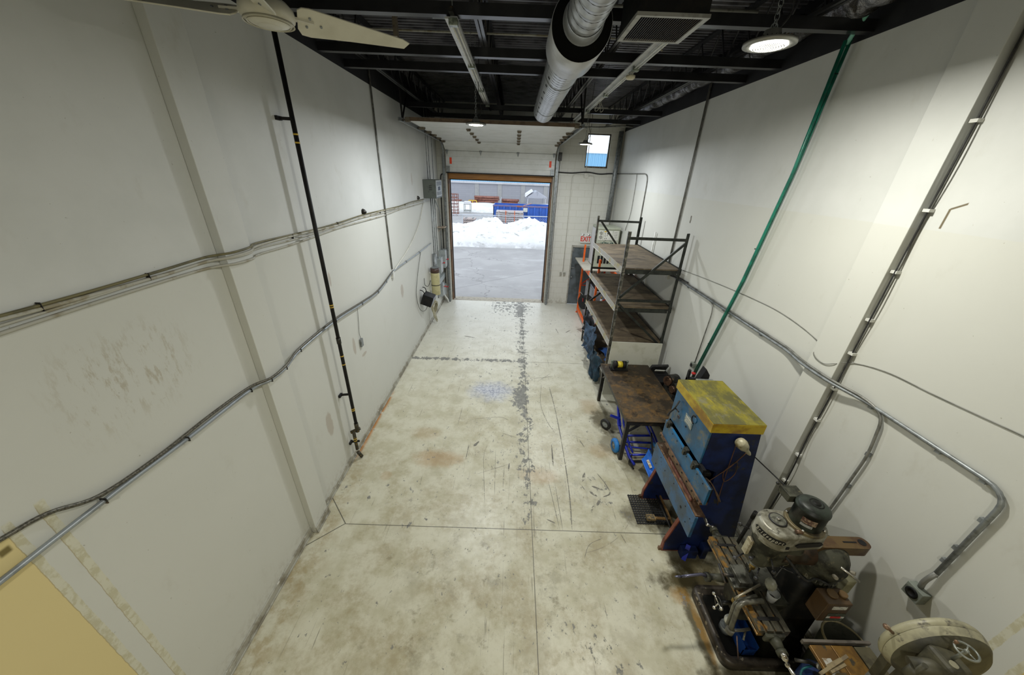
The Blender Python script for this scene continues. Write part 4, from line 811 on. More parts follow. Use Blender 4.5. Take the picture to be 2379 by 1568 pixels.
# ------------------------------------------------------------------ orange rack, dryer, compressor
orange = pm('orange_rack_paint', (.80, .13, .012), (.68, .09, .01), 5, .45, .62, .4, c3=(.3, .12, .05), s3=22)
dkor = pm('red_orange_paint', (.55, .05, .012), (.42, .035, .01), 6, rough=.4)
ox0, ox1, oy0, oy1 = 2.35, 3.12, 9.25, 11.45
t = thing('orange_rack', 'orange pallet rack holding the air dryer in the far right corner', 'rack', (ox0, oy0, 0))
for x, y in ((ox0, oy0), (ox0, oy1), (ox1, oy0), (ox1, oy1)): MB().box(x, y - .035, 0, x + .05, y + .035, 2.38).box(x - .03, y - .05, 0, x + .08, y + .05, .012).build('upright', orange if x == ox0 else dkor, t)
MB().box(ox0 - .01, oy0, .10, ox0 + .05, oy1, .20).build('base_beam', orange, t)
for z in (1.78,): MB().box(ox0 - .01, oy0, z - .12, ox0 + .03, oy1, z).build('front_beam', orange, t); MB().box(ox1 + .02, oy0, z - .12, ox1 + .06, oy1, z).build('back_beam', orange, t)
for y in (oy0, oy1):
    for z in (.35, 1.0, 1.62): MB().bar((ox0 + .03, y, z), (ox1, y, z), .03, .03).build('cross_brace', dkor, t)
    for a, b in ((.38, .97), (1.03, 1.6)): MB().bar((ox0 + .03, y, a), (ox1, y, b), .03, .03).build('diagonal_brace', dkor, t)
MB().box(2.6, 9.0, 1.66, 3.2, 9.16, 1.80).build('loose_orange_beam', orange, t)
t = tag(MB().box(2.2, 10.35, 1.785, 3.25, 12.05, 1.82).build('shelf_board', pm('grey_white_board', (.50, .48, .41), (.42, .4, .33), 4, rough=.6)), 'pale board lying on the orange rack under the air dryer', 'board')
dry = pm('sage_grey_enamel', (.36, .38, .30), (.32, .34, .26), 3, rough=.45)
ax0, ax1, ay0, ay1, az0, az1 = 2.56, 3.24, 10.75, 11.5, 1.82, 3.02
t = thing('air_dryer', 'sage-grey air dryer cabinet with gauges and a left side coloured pale for daylight, on the orange rack', 'air dryer', (2.9, 11.1, az0))
MB().box(ax0, ay0, az0, ax1, ay1, az1).build('cabinet', dry, t, bevel=.012)
MB().box(ax0 - .01, ay0 - .015, az1 - .05, ax1 + .01, ay1, az1 + .01).build('top_lid', dry, t, bevel=.01)
MB().box(ax0 - .014, ay0 + .03, az0 + .03, ax0 - .001, ay1, az1 - .06).build('side_panel', pm('daylit_panel', (.62, .63, .66), (.55, .56, .58), 4, rough=.4), t)  # same cabinet side, coloured paler for the daylight falling on it
yy = ay0 - .004
for a, b, nm in ((.03, .17, 'gauge_plate'), (.185, .46, 'control_panel'), (.475, .64, 'instruction_label')): MB().box(ax0 + a, yy - .004, az1 - .36, ax0 + b, yy + .003, az1 - .08).build(nm, pm('panel_cream', (.58, .58, .52), (.5, .5, .45), 8, rough=.5), t)
for z in (az1 - .15, az1 - .27): MB().cyl((ax0 + .10, yy - .002, z), (ax0 + .10, yy - .018, z), .048, n=20).build('gauge', pm('gauge_face', (.22, .22, .19), (.45, .45, .4), 40), t)
bt = MB()
for a, b in ((.23, .17), (.30, .22), (.23, .23), (.23, .31), (.28, .31)): bt.cyl((ax0 + a, yy - .003, az1 - b), (ax0 + a, yy - .012, az1 - b), .011, n=8)
bt.box(ax0 + .29, yy - .01, az1 - .18, ax0 + .33, yy - .003, az1 - .155); each(bt, 'button', BLACK, t)
MB().box(ax0 + .2, yy - .007, az1 - .125, ax0 + .26, yy - .003, az1 - .09).build('yellow_sticker', YELTAPE, t)
lb = MB()
for k in range(5): lb.box(ax0 + .5, yy - .006, az1 - .13 - k * .045, ax0 + .61, yy - .0045, az1 - .12 - k * .045)
each(lb, 'printed_line', CABLEG, t)
dg = pm('dark_green_print', (.01, .06, .05), (.01, .05, .04))
text('ULTRA-AIR', .085, (ax0 + .33, yy - .004, az1 - .46), (1, 0, 0), (0, 0, 1), dg, t, sx=.95, bold=.003)
MB().tube([Vector((ax0 + .34 + .15 * math.cos(a * PI / 12), yy - .002, az1 - .46 + .10 * math.sin(a * PI / 12))) for a in range(24)], .003, 4, True).build('logo_ring', dg, t)
vs_ = MB()
for k in range(5): vs_.box(ax0 + .10 + k * .10, yy - .002, az0 + .12, ax0 + .17 + k * .10, yy + .004, az0 + .36)
each(vs_, 'vent_slot', BLACK, t)
t = thing('compressor', 'grey compressor cabinet standing inside the orange rack', 'compressor', (2.7, 10.3, 0)); gc = pm('compressor_grey', (.24, .25, .28), (.18, .19, .21), 4, rough=.4)
MB().box(2.46, 9.75, .05, 3.05, 11.0, 1.32).build('cabinet', gc, t, bevel=.015); MB().box(2.52, 9.8, 1.32, 3.0, 10.9, 1.35).build('top_grille', BLACK, t)
MB().box(2.452, 9.95, .8, 2.459, 10.1, 1.0).box(2.452, 10.5, 1.0, 2.459, 10.62, 1.15).build('sticker', LABEL, t); MB().box(2.455, 10.38, .06, 2.462, 10.4, 1.3).box(2.455, 9.95, .06, 2.46, 9.96, 1.3).build('door_gap', BLACK, t)
MB().box(2.452, 9.8, .35, 2.459, 9.9, .45).build('warning_sticker', YELTAPE, t)
t = thing('white_cylinder', 'white gas cylinder standing beside the grey compressor', 'cylinder', (2.65, 9.45, 0)); MB().lathe([(0, 0), (.10, 0), (.11, .03), (.11, .95), (.06, 1.1), (.03, 1.13), (.03, 1.2), (0, 1.2)], (2.62, 9.45, 0), n=20).build('cylinder', pm('white_cylinder', (.55, .56, .58), (.45, .46, .48), 6), t); MB().cyl((2.62, 9.45, 1.2), (2.62, 9.45, 1.27), .02).build('valve', BRASS, t)
t = thing('hose_reel', 'round black hose reel hanging on the orange rack post', 'hose reel', (2.25, 9.7, 1.0)); MB().cyl((2.16, 9.62, 1.02), (2.32, 9.72, 1.02), .20, n=28).build('drum', BLACK, t, bevel=.01)
MB().cyl((2.13, 9.60, 1.02), (2.16, 9.62, 1.02), .21, n=28).build('flange', BLACK, t); MB().bar((2.12, 9.6, 1.15), (2.12, 9.6, 1.05), .012, .02).build('red_mark', RED, t); MB().tube(spline([(2.14, 9.75, 1.2), (2.05, 9.85, 1.25), (2.02, 9.9, 1.0), (2.1, 9.8, .85)], 5), .007, 6).build('hose_end', CABLEG, t)

# ================================================================== STEEL TABLE
def plate():
    m = MatB('rusty_checker_plate', .5, .35); f = m.noise(4, 7, .7); g_ = m.noise(9, 6, .7, loc=(3, 3, 0))
    c = m.mix((.075, .053, .03), (.15, .085, .028), g_.sm(.45, .63)); c = m.mix(c, (.016, .013, .010), (f + m.y.sm(.9, 1.8) * .16 + m.x.sm(.2, .9) * .05).sm(.52, .64) * .92)
    c = m.mix(c, (.30, .27, .22), m.noise(6, 7, .75, vec=m.map(scale=(1, .5, 1), rot=(0, 0, .6))).sm(.64, .7) * .7)
    wv = m.nt.nodes.new('ShaderNodeTexWave'); wv.inputs['Scale'].default_value = 26; wv.inputs['Distortion'].default_value = 0; wv.bands_direction = 'DIAGONAL'; m.nt.links.new(m.map(scale=(1, 1, 0)), wv.inputs[0])
    wz = V(m.nt, wv.outputs['Fac']); c = m.mix(c, (.26, .15, .05), wz.sm(.75, .95) * .18); m.col(c); m.bump(wz, .25, .002); return m.m
tx0, tx1, ty0, ty1, tz = 1.93, 2.93, 4.38, 6.24, .86
t = thing('steel_table', 'low steel work table with rusty checker plate top and black legs', 'table', (tx0, ty0, 0))
MB().box(tx0, ty0, tz - .012, tx1, ty1, tz).build('tabletop', plate(), t)
iron = pm('black_iron', (.03, .03, .03), (.08, .06, .04), 9, .5, .65, .45, .4)
ap = MB().box(tx0 + .01, ty0 + .01, tz - .09, tx1 - .01, ty0 + .05, tz - .012).box(tx0 + .01, ty1 - .05, tz - .09, tx1 - .01, ty1 - .01, tz - .012).box(tx0 + .01, ty0 + .05, tz - .09, tx0 + .05, ty1 - .05, tz - .012).box(tx1 - .05, ty0 + .05, tz - .09, tx1 - .01, ty1 - .05, tz - .012); ap.build('apron', iron, t)
for x, y in ((tx0 + .05, ty0 + .05), (tx1 - .07, ty0 + .05), (tx0 + .05, ty1 - .12), (tx1 - .07, ty1 - .12)):
    MB().box(x - .03, y - .03, .0, x + .03, y + .03, tz - .02).build('leg', iron, t)
each(MB().bar((tx0 + .08, ty0 + .06, .6), (tx0 + .28, ty0 + .06, tz - .09), .03, .03).bar((tx0 + .05, ty1 - .14, .6), (tx0 + .05, ty1 - .35, tz - .09), .03, .03), 'corner_brace', iron, t)
t = thing('cable_reel', 'small black tool with a bright yellow barrel on the far end of the steel table', 'tool', (2.25, 6.02, tz)); z = tz
MB().box(2.07, 5.95, z, 2.42, 6.09, z + .03).build('base', BLACK, t); MB().cyl((2.20, 6.02, z + .12), (2.30, 6.02, z + .12), .065, n=20).build('yellow_barrel', pm('bright_yellow', (.62, .5, .03), (.4, .3, .03), 14, rough=.4), t)
for a, b in ((2.13, 2.19), (2.31, 2.37)): MB().cyl((a, 6.02, z + .12), (b, 6.02, z + .12), .075, n=18).build('end_housing', BLACK, t)
for a in (2.09, 2.40): MB().cyl((a, 6.02, z + .02), (a, 6.02, z + .17), .018, n=10).ball((a, 6.02, z + .19), .025).build('post', pm('dull_green_metal', (.12, .15, .12), (.06, .07, .06), 20), t)
# ------------------------------------------------------------------ hand cart under the table
blu = pm('royal_blue_paint', (.012, .03, .42), (.01, .02, .26), 7, rough=.35)
t = thing('hand_truck', 'royal blue tubular hand truck lying on the floor under the steel table', 'hand truck', (2.05, 4.9, 0))
fr = MB(); A = at(1436, 940, 'z', .34); 
fr.tube([A, at(1437, 985, 'z', .3), at(1449, 1025, 'z', .2), at(1462, 1062, 'z', .08), at(1474, 1080, 'z', .05)], .024, 10).tube([at(1446, 940, 'z', .34), at(1449, 985, 'z', .28), at(1458, 1022, 'z', .2), at(1470, 1052, 'z', .10)], .019, 8)
fr.tube([at(1500, 985, 'z', .32), at(1517, 1020, 'z', .24), at(1528, 1050, 'z', .16), at(1529, 1064, 'z', .12)], .024, 10).tube([at(1508, 985, 'z', .3), at(1522, 1015, 'z', .22), at(1532, 1042, 'z', .14)], .019, 8)
fr.build('side_rails', blu, t)
for a, b, zz in (((1450, 1012), (1515, 1012), .22), ((1445, 1026), (1520, 1029), .16), ((1463, 1057), (1510, 1056), .09)): MB().tube([at(*a, 'z', zz), at(*b, 'z', zz)], .02, 8).build('crossbar', blu, t)
MB().bar(at(1418, 965, 'z', .33), at(1440, 973, 'z', .33), .05, .03).bar(at(1437, 960, 'z', .3), at(1440, 990, 'z', .3), .05, .04).build('axle_bracket', blu, t)
MB().bar(at(1462, 1072, 'z', .03), at(1500, 1071, 'z', .03), .04, .012).build('toe_bar', BLACK, t); MB().tube([at(1468, 1055, 'z', .1), at(1462, 1072, 'z', .06), at(1472, 1089, 'z', .04)], .014, 8).build('black_hook', BLACK, t)
def wheel(nm, c, ax, r, w_, tyre, hub, par):
    c = Vector(c); ax = Vector(ax).normalized(); b = MB().lathe([(r * .55, -w_ / 2), (r * .92, -w_ / 2), (r, -w_ / 4), (r, w_ / 4), (r * .92, w_ / 2), (r * .55, w_ / 2)], c, ax, 26).build(nm, tyre, par)
    MB().cyl(c - ax * w_ * .42, c + ax * w_ * .42, r * .56, n=18).cyl(c - ax * w_ * .6, c + ax * w_ * .6, r * .18, n=10).build('hub', hub, b)
blt = pm('blue_tyre', (.02, .2, .55), (.015, .13, .4), 9, rough=.6)
wheel('wheel', (1.93, 4.62, .125), (1, .1, 0), .125, .07, blt, STEEL, t); wheel('wheel', (2.62, 4.55, .125), (1, .1, 0), .125, .07, blt, STEEL, t)
wheel('caster', (1.90, 5.2, .11), (.75, .65, .0), .11, .05, BLKRUB, STEEL, t)
MB().tube([(1.95, 4.62, .125), (2.6, 4.55, .125)], .014, 8).build('axle', blu, t)
# blue shovel
t = thing('snow_shovel', 'bright blue plastic shovel blade with a chipped edge leaning on the press', 'shovel', (2.2, 4.1, 0))
a, b, c, e = at(1507, 1042, 'z', .42), at(1490, 1067, 'z', .30), at(1511, 1117, 'z', .22), at(1526, 1082, 'z', .36)
def shf(u, v):
    p = a.lerp(b, v).lerp(e.lerp(c, v), u); j = 0
    if v < .01 and u > .25: j = .02 * math.sin(u * 90) * (1 - abs(u - .6))
    return p + Vector((.3, 0, -1)).normalized() * (.035 * math.sin(PI * v) - .0) + Vector((j, 0, 0))
MB().sheet(shf, 30, 10).build('blade', pm('blue_plastic', (.015, .14, .62), (.012, .1, .5), 5, rough=.35), t, solid=.006)
mid = a.lerp(c, .5); n_ = (b - a).cross(e - a).normalized(); n_ = n_ if n_.z > 0 else -n_
dd = (c - b).normalized(); p_ = MB().prism([(-.07, -.02), (.07, -.02), (.07, .02), (-.07, .02)], mid + n_ * .012 - Vector((.3, 0, -1)).normalized() * .0, dd, n_.cross(dd), n_ * .002); p_.build('worn_sticker', pm('worn_sticker', (.5, .5, .5), (.35, .25, .1), 30, .45, .55), t)
MB().tube([a.lerp(e, .5), a.lerp(e, .5) + Vector((.12, .45, .1))], .014, 8).build('handle', BLACK, t); pass
# ------------------------------------------------------------------ clutter behind the table and the press
t = thing('tool_case', 'black open tool case with a white strip on the floor behind the steel table', 'case', (3.1, 5.9, .3)); 
MB().obox((3.13, 5.95, .40), (.32, .5, .80)).build('case', BLACK, t, bevel=.02); MB().obox((3.10, 6.12, .86), (.36, .05, .24), (.5, 0, .1)).build('lid', BLKRUB, t, bevel=.01); q = at(1528, 862, 'y', 6.0); MB().obox(at(1533, 861, 'y', 5.95), (.2, .012, .04), (.5, .05, .05)).build('white_strip', WHITEP, t)
t = thing('rusty_motor', 'dark greasy motor with tarnished copper ends behind the steel table', 'motor', (3.15, 5.45, .45)); MB().cyl((3.05, 5.5, .95), (3.22, 5.55, .95), .12, n=18).box(3.02, 5.2, .0, 3.28, 5.6, .82).cyl((3.06, 5.30, .92), (3.25, 5.32, .92), .10, n=14).build('body', DKSTEEL, t, bevel=.006)
MB().cyl((3.0, 5.48, .96), (3.05, 5.5, .96), .09, n=18).cyl((3.02, 5.29, .90), (3.07, 5.30, .90), .07, n=14).build('end_bell', pm('tarnished_copper', (.14, .08, .05), (.05, .03, .02), 16, rough=.35, metal=.6), t)
t = thing('blue_drum', 'small blue plastic drum behind the steel table', 'drum', (3.08, 4.95, 0)); MB().cyl((3.12, 4.72, 0), (3.12, 4.72, .55), .13, n=20).build('drum', blu, t, bevel=.01)
t = thing('spray_bottle', 'pale bottle with white ball top behind the steel table', 'bottle', (3.02, 5.0, 0)); MB().lathe([(0, 0), (.04, 0), (.04, .62), (.02, .68), (.02, .72)], (3.02, 5.0, 0)).build('bottle', pm('dull_bottle', (.28, .3, .27), (.2, .2, .18)), t); MB().ball((3.02, 5.0, .75), .035).build('cap', WHITEP, t)
t = thing('tool_cabinet', 'narrow dark cabinet standing behind the far side of the press', 'cabinet', (3.0, 3.9, 0)); MB().box(2.50, 3.72, 0, 2.88, 4.14, 1.80).build('cabinet', DKSTEEL, t, bevel=.006); MB().box(2.494, 3.75, .9, 2.50, 4.09, 1.7).build('door', DKSTEEL, t)
t = thing('grey_case', 'low grey metal case lying on the cabinet behind the yellow top', 'case', (2.9, 3.95, 1.80)); MB().box(2.60, 3.80, 1.80, 2.84, 4.04, 1.925).build('case', pm('pewter', (.26, .27, .22), (.18, .18, .15)), t, bevel=.01); MB().box(2.62, 3.82, 1.925, 2.82, 4.02, 1.93).build('lid_panel', STEEL, t)
t = thing('black_wedge', 'black angular bin tilted behind the yellow-topped press', 'bin', (2.95, 4.05, 1.80)); MB().prism([(-.08, 0), (.08, 0), (.07, .13), (-.0, .2)], (2.72, 4.05, 1.80), (1, 0, 0), (0, 0, 1.35), (0, .1, 0)).build('bin', BLACK, t)
t = thing('clamp_set', 'small black clamp and chain lying on the cabinet behind the press', 'clamp', (2.6, 4.0, 1.80)); MB().box(2.51, 4.06, 1.80, 2.62, 4.12, 1.90).box(2.51, 4.08, 1.80, 2.54, 4.12, 2.0).ball((2.525, 4.10, 2.01), .022).build('clamp', BLACK, t)

# ================================================================== PRESS BRAKE
BY0, BY1 = 2.84, 3.66
dblue = pm('dark_blue_paint', (.005, .018, .10), (.003, .008, .04), 4, .42, .62, .55, c3=(.03, .03, .03), s3=9)
def lightblue():
    m = MatB('worn_sky_blue_paint', .42); n = m.noise(3.5, 6, .65); f = m.noise(38, 5, .65)
    c = m.mix((.013, .12, .27), (.022, .08, .155), n.sm(.4, .62)); c = m.mix(c, (.16, .15, .10), m.noise(4.2, 7, .7, loc=(2, 5, 2)).sm(.53, .66) * .8)
    c = m.mix(c, (.45, .42, .28), f.sm(.66, .7) * m.noise(3, 2, loc=(4, 1, 1)).sm(.45, .6)); m.col(m.mix(c, (.01, .02, .03), m.noise(70, 2).sm(.72, .75))); return m.m
lblue = lightblue()
rustb = pm('brown_tool_steel', (.20, .12, .07), (.11, .065, .04), 9, .4, .62, .45, .5, c3=(.32, .25, .18), s3=16)
t = thing('press_brake', 'large blue sheet-metal press with a worn yellow top and brown tooling', 'press', (2.55, 3.25, 0))
side = [(2.19, 2.0), (2.19, 1.50), (2.40, 1.42), (2.42, 1.12), (2.24, 1.0), (2.22, .72), (2.10, .17), (2.10, 0), (2.99, 0), (2.96, .30), (2.71, 2.0)]
for y, s_ in ((BY0, 1), (BY1, -1)): MB().prism(side, (0, y, 0), (1, 0, 0), (0, 0, 1), (0, s_ * .035, 0)).build('side_frame', dblue, t)
redl = pm('rust_red_edge', (.22, .06, .035), (.12, .035, .02), 8, rough=.5)
for y in (BY0 - .004, BY1 - .039): MB().prism([(2.098, .17), (2.085, .17), (2.085, 0), (2.5, 0), (2.5, .012), (2.105, .012)], (0, y, 0), (1, 0, 0), (0, 0, 1), (0, .044, 0)).prism([(2.222, .72), (2.205, .72), (2.085, .17), (2.1, .17)], (0, y, 0), (1, 0, 0), (0, 0, 1), (0, .044, 0)).build('foot_edge', redl, t)
MB().box(2.05, BY0 + .0, 0, 2.10, BY0 + .03, .05).box(2.05, BY1 - .035, 0, 2.1, BY1, .06).build('foot_pad', rustb, t)
MB().box(2.165, BY0 + .0, 1.47, 2.19, BY1, 2.0).build('front_cover', lblue, t, bevel=.008)
MB().box(2.19, BY1, 1.5, 2.68, BY1 + .006, 2.0).box(2.6, BY0 + .04, .3, 2.63, BY1 - .04, 2.0).build('rear_cover', dblue, t)
def yel():
    m = MatB('worn_yellow_paint', .6, 0, .3); n = m.noise(5, 7, .7, vec=m.map(scale=(1, .45, 1), rot=(0, 0, .5))); c = m.mix((.20, .172, .018), (.085, .08, .025), n.sm(.38, .58))
    c = m.mix(c, (.14, .135, .10), m.noise(4, 6, .7, loc=(1, 2, 0)).sm(.55, .68) * .8); m.col(m.mix(c, (.30, .25, .015), m.noise(14, 7, .7, vec=m.map(scale=(1, .3, 1), rot=(0, 0, .9))).sm(.58, .68) * .6)); return m.m
yel_side = pm('yellow_edge_paint', (.50, .36, .02), (.24, .13, .012), 3, .42, .62, .45)
MB().box(2.155, BY0 - .015, 2.0, 2.72, BY1 + .02, 2.118).build('yellow_band', yel_side, t, bevel=.004)
MB().box(2.157, BY0 - .013, 2.118, 2.718, BY1 + .018, 2.122).build('yellow_top', yel(), t)
MB().box(2.175, BY0 - .27, 1.25, 2.215, BY1 - .02, 1.45).build('ram_back', BLACK, t)
MB().box(2.135, BY0 - .31, 1.26, 2.165, BY1 + .0, 1.495).build('ram', lblue, t, bevel=.003)
rb = MB().box(2.115, BY0 - .28, 1.225, 2.205, BY1 + .02, 1.262).box(2.14, BY0 - .15, 1.15, 2.19, BY1 - .25, 1.225).box(2.155, BY0 - .15, 1.11, 2.17, BY1 - .25, 1.15); rb.build('upper_tooling', rustb, t)
MB().box(2.165, BY0 - .1, 1.40, 2.2, BY1 - .03, 1.55).build('ram_slide', BLACK, t)
for y in (BY0 + .02, BY0 + .24, BY1 - .10): MB().box(2.12, y - .035, 1.47, 2.165, y + .035, 1.54).box(2.105, y - .02, 1.45, 2.13, y + .02, 1.51).build('slide_block', pm('greasy_grey', (.05, .05, .04), (.02, .02, .017), 16, rough=.35, metal=.5), t, bevel=.004)
bolts = MB()
for k in range(9): bolts.cyl((2.117, BY0 - .24 + k * .13, 1.243), (2.108, BY0 - .24 + k * .13, 1.243), .011, n=8).cyl((2.136, BY0 - .2 + k * .13, 1.46), (2.13, BY0 - .2 + k * .13, 1.46), .007, n=8)
each(bolts, 'bolt', BLACK, t)
bedb = pm('bed_plate_blue', (.03, .12, .27), (.04, .075, .12), 4, .42, .62, .38, c3=(.02, .03, .04), s3=26)
MB().box(2.10, BY0 - .32, .74, 2.135, BY1 + .02, 1.07).build('bed_plate', bedb, t, bevel=.003)
MB().box(2.30, BY0 + .04, .40, 2.33, BY1 - .04, 1.1).build('bed_web', BLACK, t); MB().box(2.135, BY0 + .03, .78, 2.30, BY0 + .10, 1.04).box(2.135, BY1 - .12, .78, 2.30, BY1 - .05, 1.04).build('bed_bracket', dblue, t)
MB().box(2.105, BY0 - .31, 1.07, 2.21, BY1 + .01, 1.088).box(2.15, BY0 - .20, 1.088, 2.195, BY1 - .1, 1.115).build('bed_rail', rustb, t)
MB().box(2.135, BY0 - .12, 1.088, 2.148, BY1 - .3, 1.128).build('die_strip', pm('reddish_die', (.28, .11, .09), (.4, .28, .24), 14, rough=.4, metal=.4), t)
hl = MB()
for y, z in ((BY0 - .05, .90), (BY0 - .2, .84), (BY0 - .25, .96), (BY0 + .2, 1.0), (BY0 + .45, .95), (BY0 + .62, 1.01), (BY0 - .12, 1.0), (BY0 + .7, .82)): hl.cyl((2.10, y, z), (2.0975, y, z), .008 if y != BY0 - .05 else .018, n=10)
each(hl, 'bolt_hole', BLACK, t)
MB().tube([(2.3, BY0 + .04, .09), (2.3, BY1 - .04, .09)], .015, 8).build('tie_bar', iron, t)
pedal = MB().bar((2.36, BY0 + .1, .075), (2.36, BY1 - .0, .075), .02, .03).bar((2.36, BY0 + .4, .08), (2.12, BY0 + .41, .08), .03, .02); pedal.build('treadle_bar', pm('worn_orange_bar', (.30, .17, .06), (.14, .09, .05), 12, rough=.5), t)
MB().box(2.02, BY0 + .37, .06, 2.14, BY0 + .45, .10).build('treadle_pad', pm('rusty_pad', (.22, .15, .06), (.06, .05, .03), 40, .45, .55, .7), t)
# plate, handle, ring and cable on the front cover
n_x = 2.163; c = at(1600, 979, 'x', n_x)
MB().box(n_x - .004, c.y - .09, c.z - .06, n_x, c.y + .09, c.z + .06).build('name_plate', pm('name_plate', (.35, .38, .36), (.15, .22, .26), 40, .42, .58, .4, .4), t)
pl = MB()
for k, hh in enumerate((.03, .0, -.018, -.034)): pl.box(n_x - .006, c.y - .07, c.z + hh - (.012 if k == 0 else .003), n_x - .004, c.y + .07, c.z + hh + (.012 if k == 0 else .003))
each(pl, 'plate_line', pm('plate_light', (.52, .52, .46), (.4, .4, .36), 60), t)
c = at(1615, 976, 'x', n_x); MB().tube([c + Vector((-.012, .05 * math.cos(a), .05 * math.sin(a))) for a in [(-1.6 + k * .32) for k in range(11)]], .007, 6).build('curved_handle', BLACK, t)
MB().cyl(c, c + Vector((-.008, 0, 0)), .035, n=18).build('round_boss', lblue, t)
c = at(1577, 968, 'x', n_x); MB().tube(circle(c + Vector((-.004, 0, 0)), .02, (0, 1, 0), (0, 0, 1), 14), .004, 5, True).build('ring_boss', rustb, t)
c = at(1593, 991, 'x', n_x); MB().cyl(c, c + Vector((-.003, 0, 0)), .011, n=12).build('drilled_hole', BLACK, t)
MB().tube(spline([at(1579, 931, 'x', 2.15), at(1572, 942, 'x', 2.11), at(1566, 950, 'x', 2.10), at(1556, 958, 'x', 2.08), at(1551, 965, 'x', 2.06)], 5), .010, 8).tube(spline([at(1567, 948, 'x', 2.10), at(1572, 951, 'x', 2.13), at(1577, 957, 'x', 2.14)], 5), .009, 8).build('black_cable', BLKRUB, t)
# lamp, cords and crank on the near side frame
c0, c1 = Vector((2.47, BY0 - .06, 1.93)), Vector((2.60, BY0 - .07, 1.79)); MB().lathe([(.055, 0), (.06, .03), (.05, .09), (.03, .13), (.022, .15), (.022, .19), (.012, .22)], c0, c1 - c0, 20).build('lamp_shade', pm('lamp_reflector', (.38, .35, .24), (.22, .18, .09), 12, rough=.45, metal=.1), t)
MB().lathe([(0, -.035), (.03, -.028), (.05, -.010), (.055, .002)], c0, c1 - c0, 20).build('lamp_bulb', _MC['lamp_reflector'], t)
MB().tube(spline([(2.60, BY0 - .04, 1.76), (2.55, BY0 - .02, 1.6), (2.47, BY0 - .015, 1.45), (2.52, BY0 - .015, 1.3), (2.6, BY0 - .015, 1.42), (2.57, BY0 - .015, 1.6), (2.5, BY0 - .015, 1.5), (2.36, BY0 - .015, 1.32), (2.25, BY0 - .02, 1.15)], 6), .005, 6).tube(spline([(2.48, BY0 - .012, 1.9), (2.5, BY0 - .012, 1.5), (2.53, BY0 - .012, 1.1), (2.56, BY0 - .012, .9)], 5), .005, 6).build('lamp_cord', pm('rusty_cord', (.14, .06, .03), (.05, .03, .02), 9), t)
MB().tube(spline([at(1640, 1110, 'y', BY0 - .03), at(1652, 1122, 'y', BY0 - .05), at(1662, 1140, 'y', BY0 - .08), at(1672, 1165, 'y', BY0 - .1)], 5), [.007] * 10 + [.007, .010, .012, .012, .012, .012][:6], 8).build('gap_crank', rustb, t)
MB().box(2.2, BY0 - .06, 1.42, 2.30, BY0, 1.46).build('crank_bracket', DKSTEEL, t)
MB().box(2.30, BY0 - .10, .0, 2.5, BY0 - .01, .14).box(2.55, BY0 - .1, 0, 2.62, BY0 - .01, .22).build('leveling_block', dblue, t, bevel=.006)
MB().bar((2.33, BY0 - .12, .0), (2.38, BY0 - .05, .2), .05, .012).build('jack_bolt', blu, t)
# perforated mat
t = thing('rubber_mat', 'black perforated rubber mat on the floor in front of the press', 'mat', (2.15, 3.44, 0)); mb = MB(); nx, ny = 13, 12
for k in range(nx + 1): mb.box(1.90 + k * .5 / nx - .008, 3.21, .002, 1.90 + k * .5 / nx + .008, 3.67, .014)
for k in range(ny + 1): mb.box(1.893, 3.21 + k * .46 / ny - .008, .003, 2.407, 3.21 + k * .46 / ny + .008, .0145)
for i in range(nx + 1):
    for j in range(ny + 1): mb.cyl((1.90 + i * .5 / nx, 3.21 + j * .46 / ny, .002), (1.90 + i * .5 / nx, 3.21 + j * .46 / ny, .019), .013, n=6)
mb.build('mat', BLKRUB, t)
t = thing('leaning_pipe', 'thick black pipe leaning between press and milling machine', 'pipe', (2.8, 2.5, 0)); a, b = at(1756, 1190, 'y', 2.45), at(1700, 1283, 'y', 2.62)
dvec = (b - a).normalized(); b = a + dvec * ((a.z - .01) / -dvec.z); MB().cyl(a, b, .018, n=14).cyl(a, a + dvec * .12, .021, n=14).build('pipe', BLKRUB, t)
t = thing('rear_bracket', 'small dark bracket hanging at the rear edge of the press frame', 'bracket', (2.78, 2.8, 1.2)); 

# ================================================================== MILLING MACHINE
bpy.data.objects.remove(t)
cast = pm('greasy_green_iron', (.060, .060, .043), (.014, .014, .010), 7, .42, .6, .5, 0, c3=(.10, .09, .055), s3=18, spec=.25)
blkc = pm('black_greasy_iron', (.006, .006, .005), (.014, .012, .009), 8, .5, .65, .55, 0, spec=.2)
MX, MY = 2.33, 1.95
t = thing('milling_machine', 'old greasy vertical milling machine with silver belt housing beside the right wall', 'milling machine', (2.75, 1.98, 0))
def rrect(x0, y0, x1, y1, r, n=6):
    out = []
    for cx, cy, a0 in ((x1 - r, y1 - r, 0), (x0 + r, y1 - r, PI / 2), (x0 + r, y0 + r, PI), (x1 - r, y0 + r, 1.5 * PI)): out += [(cx + r * math.cos(a0 + k * PI / 2 / n), cy + r * math.sin(a0 + k * PI / 2 / n)) for k in range(n + 1)]
    return out
def stack(layers, n=6):   # lofted rounded rectangles: (x0,y0,x1,y1,r,z)
    m = MB(); rings = [[(x, y, L[5]) for x, y in rrect(*L[:5], n)] for L in layers]; k = len(rings[0])
    for a, b in zip(rings, rings[1:]): m.add(a + b, [(i, (i + 1) % k, k + (i + 1) % k, k + i) for i in range(k)], True)
    m.add(rings[0], [tuple(range(k))[::-1]]); m.add(rings[-1], [tuple(range(k))]); return m
basem = pm('worn_base_paint', (.055, .045, .035), (.025, .02, .016), 9, .45, .6, .4, .2, c3=(.28, .24, .17), s3=15)
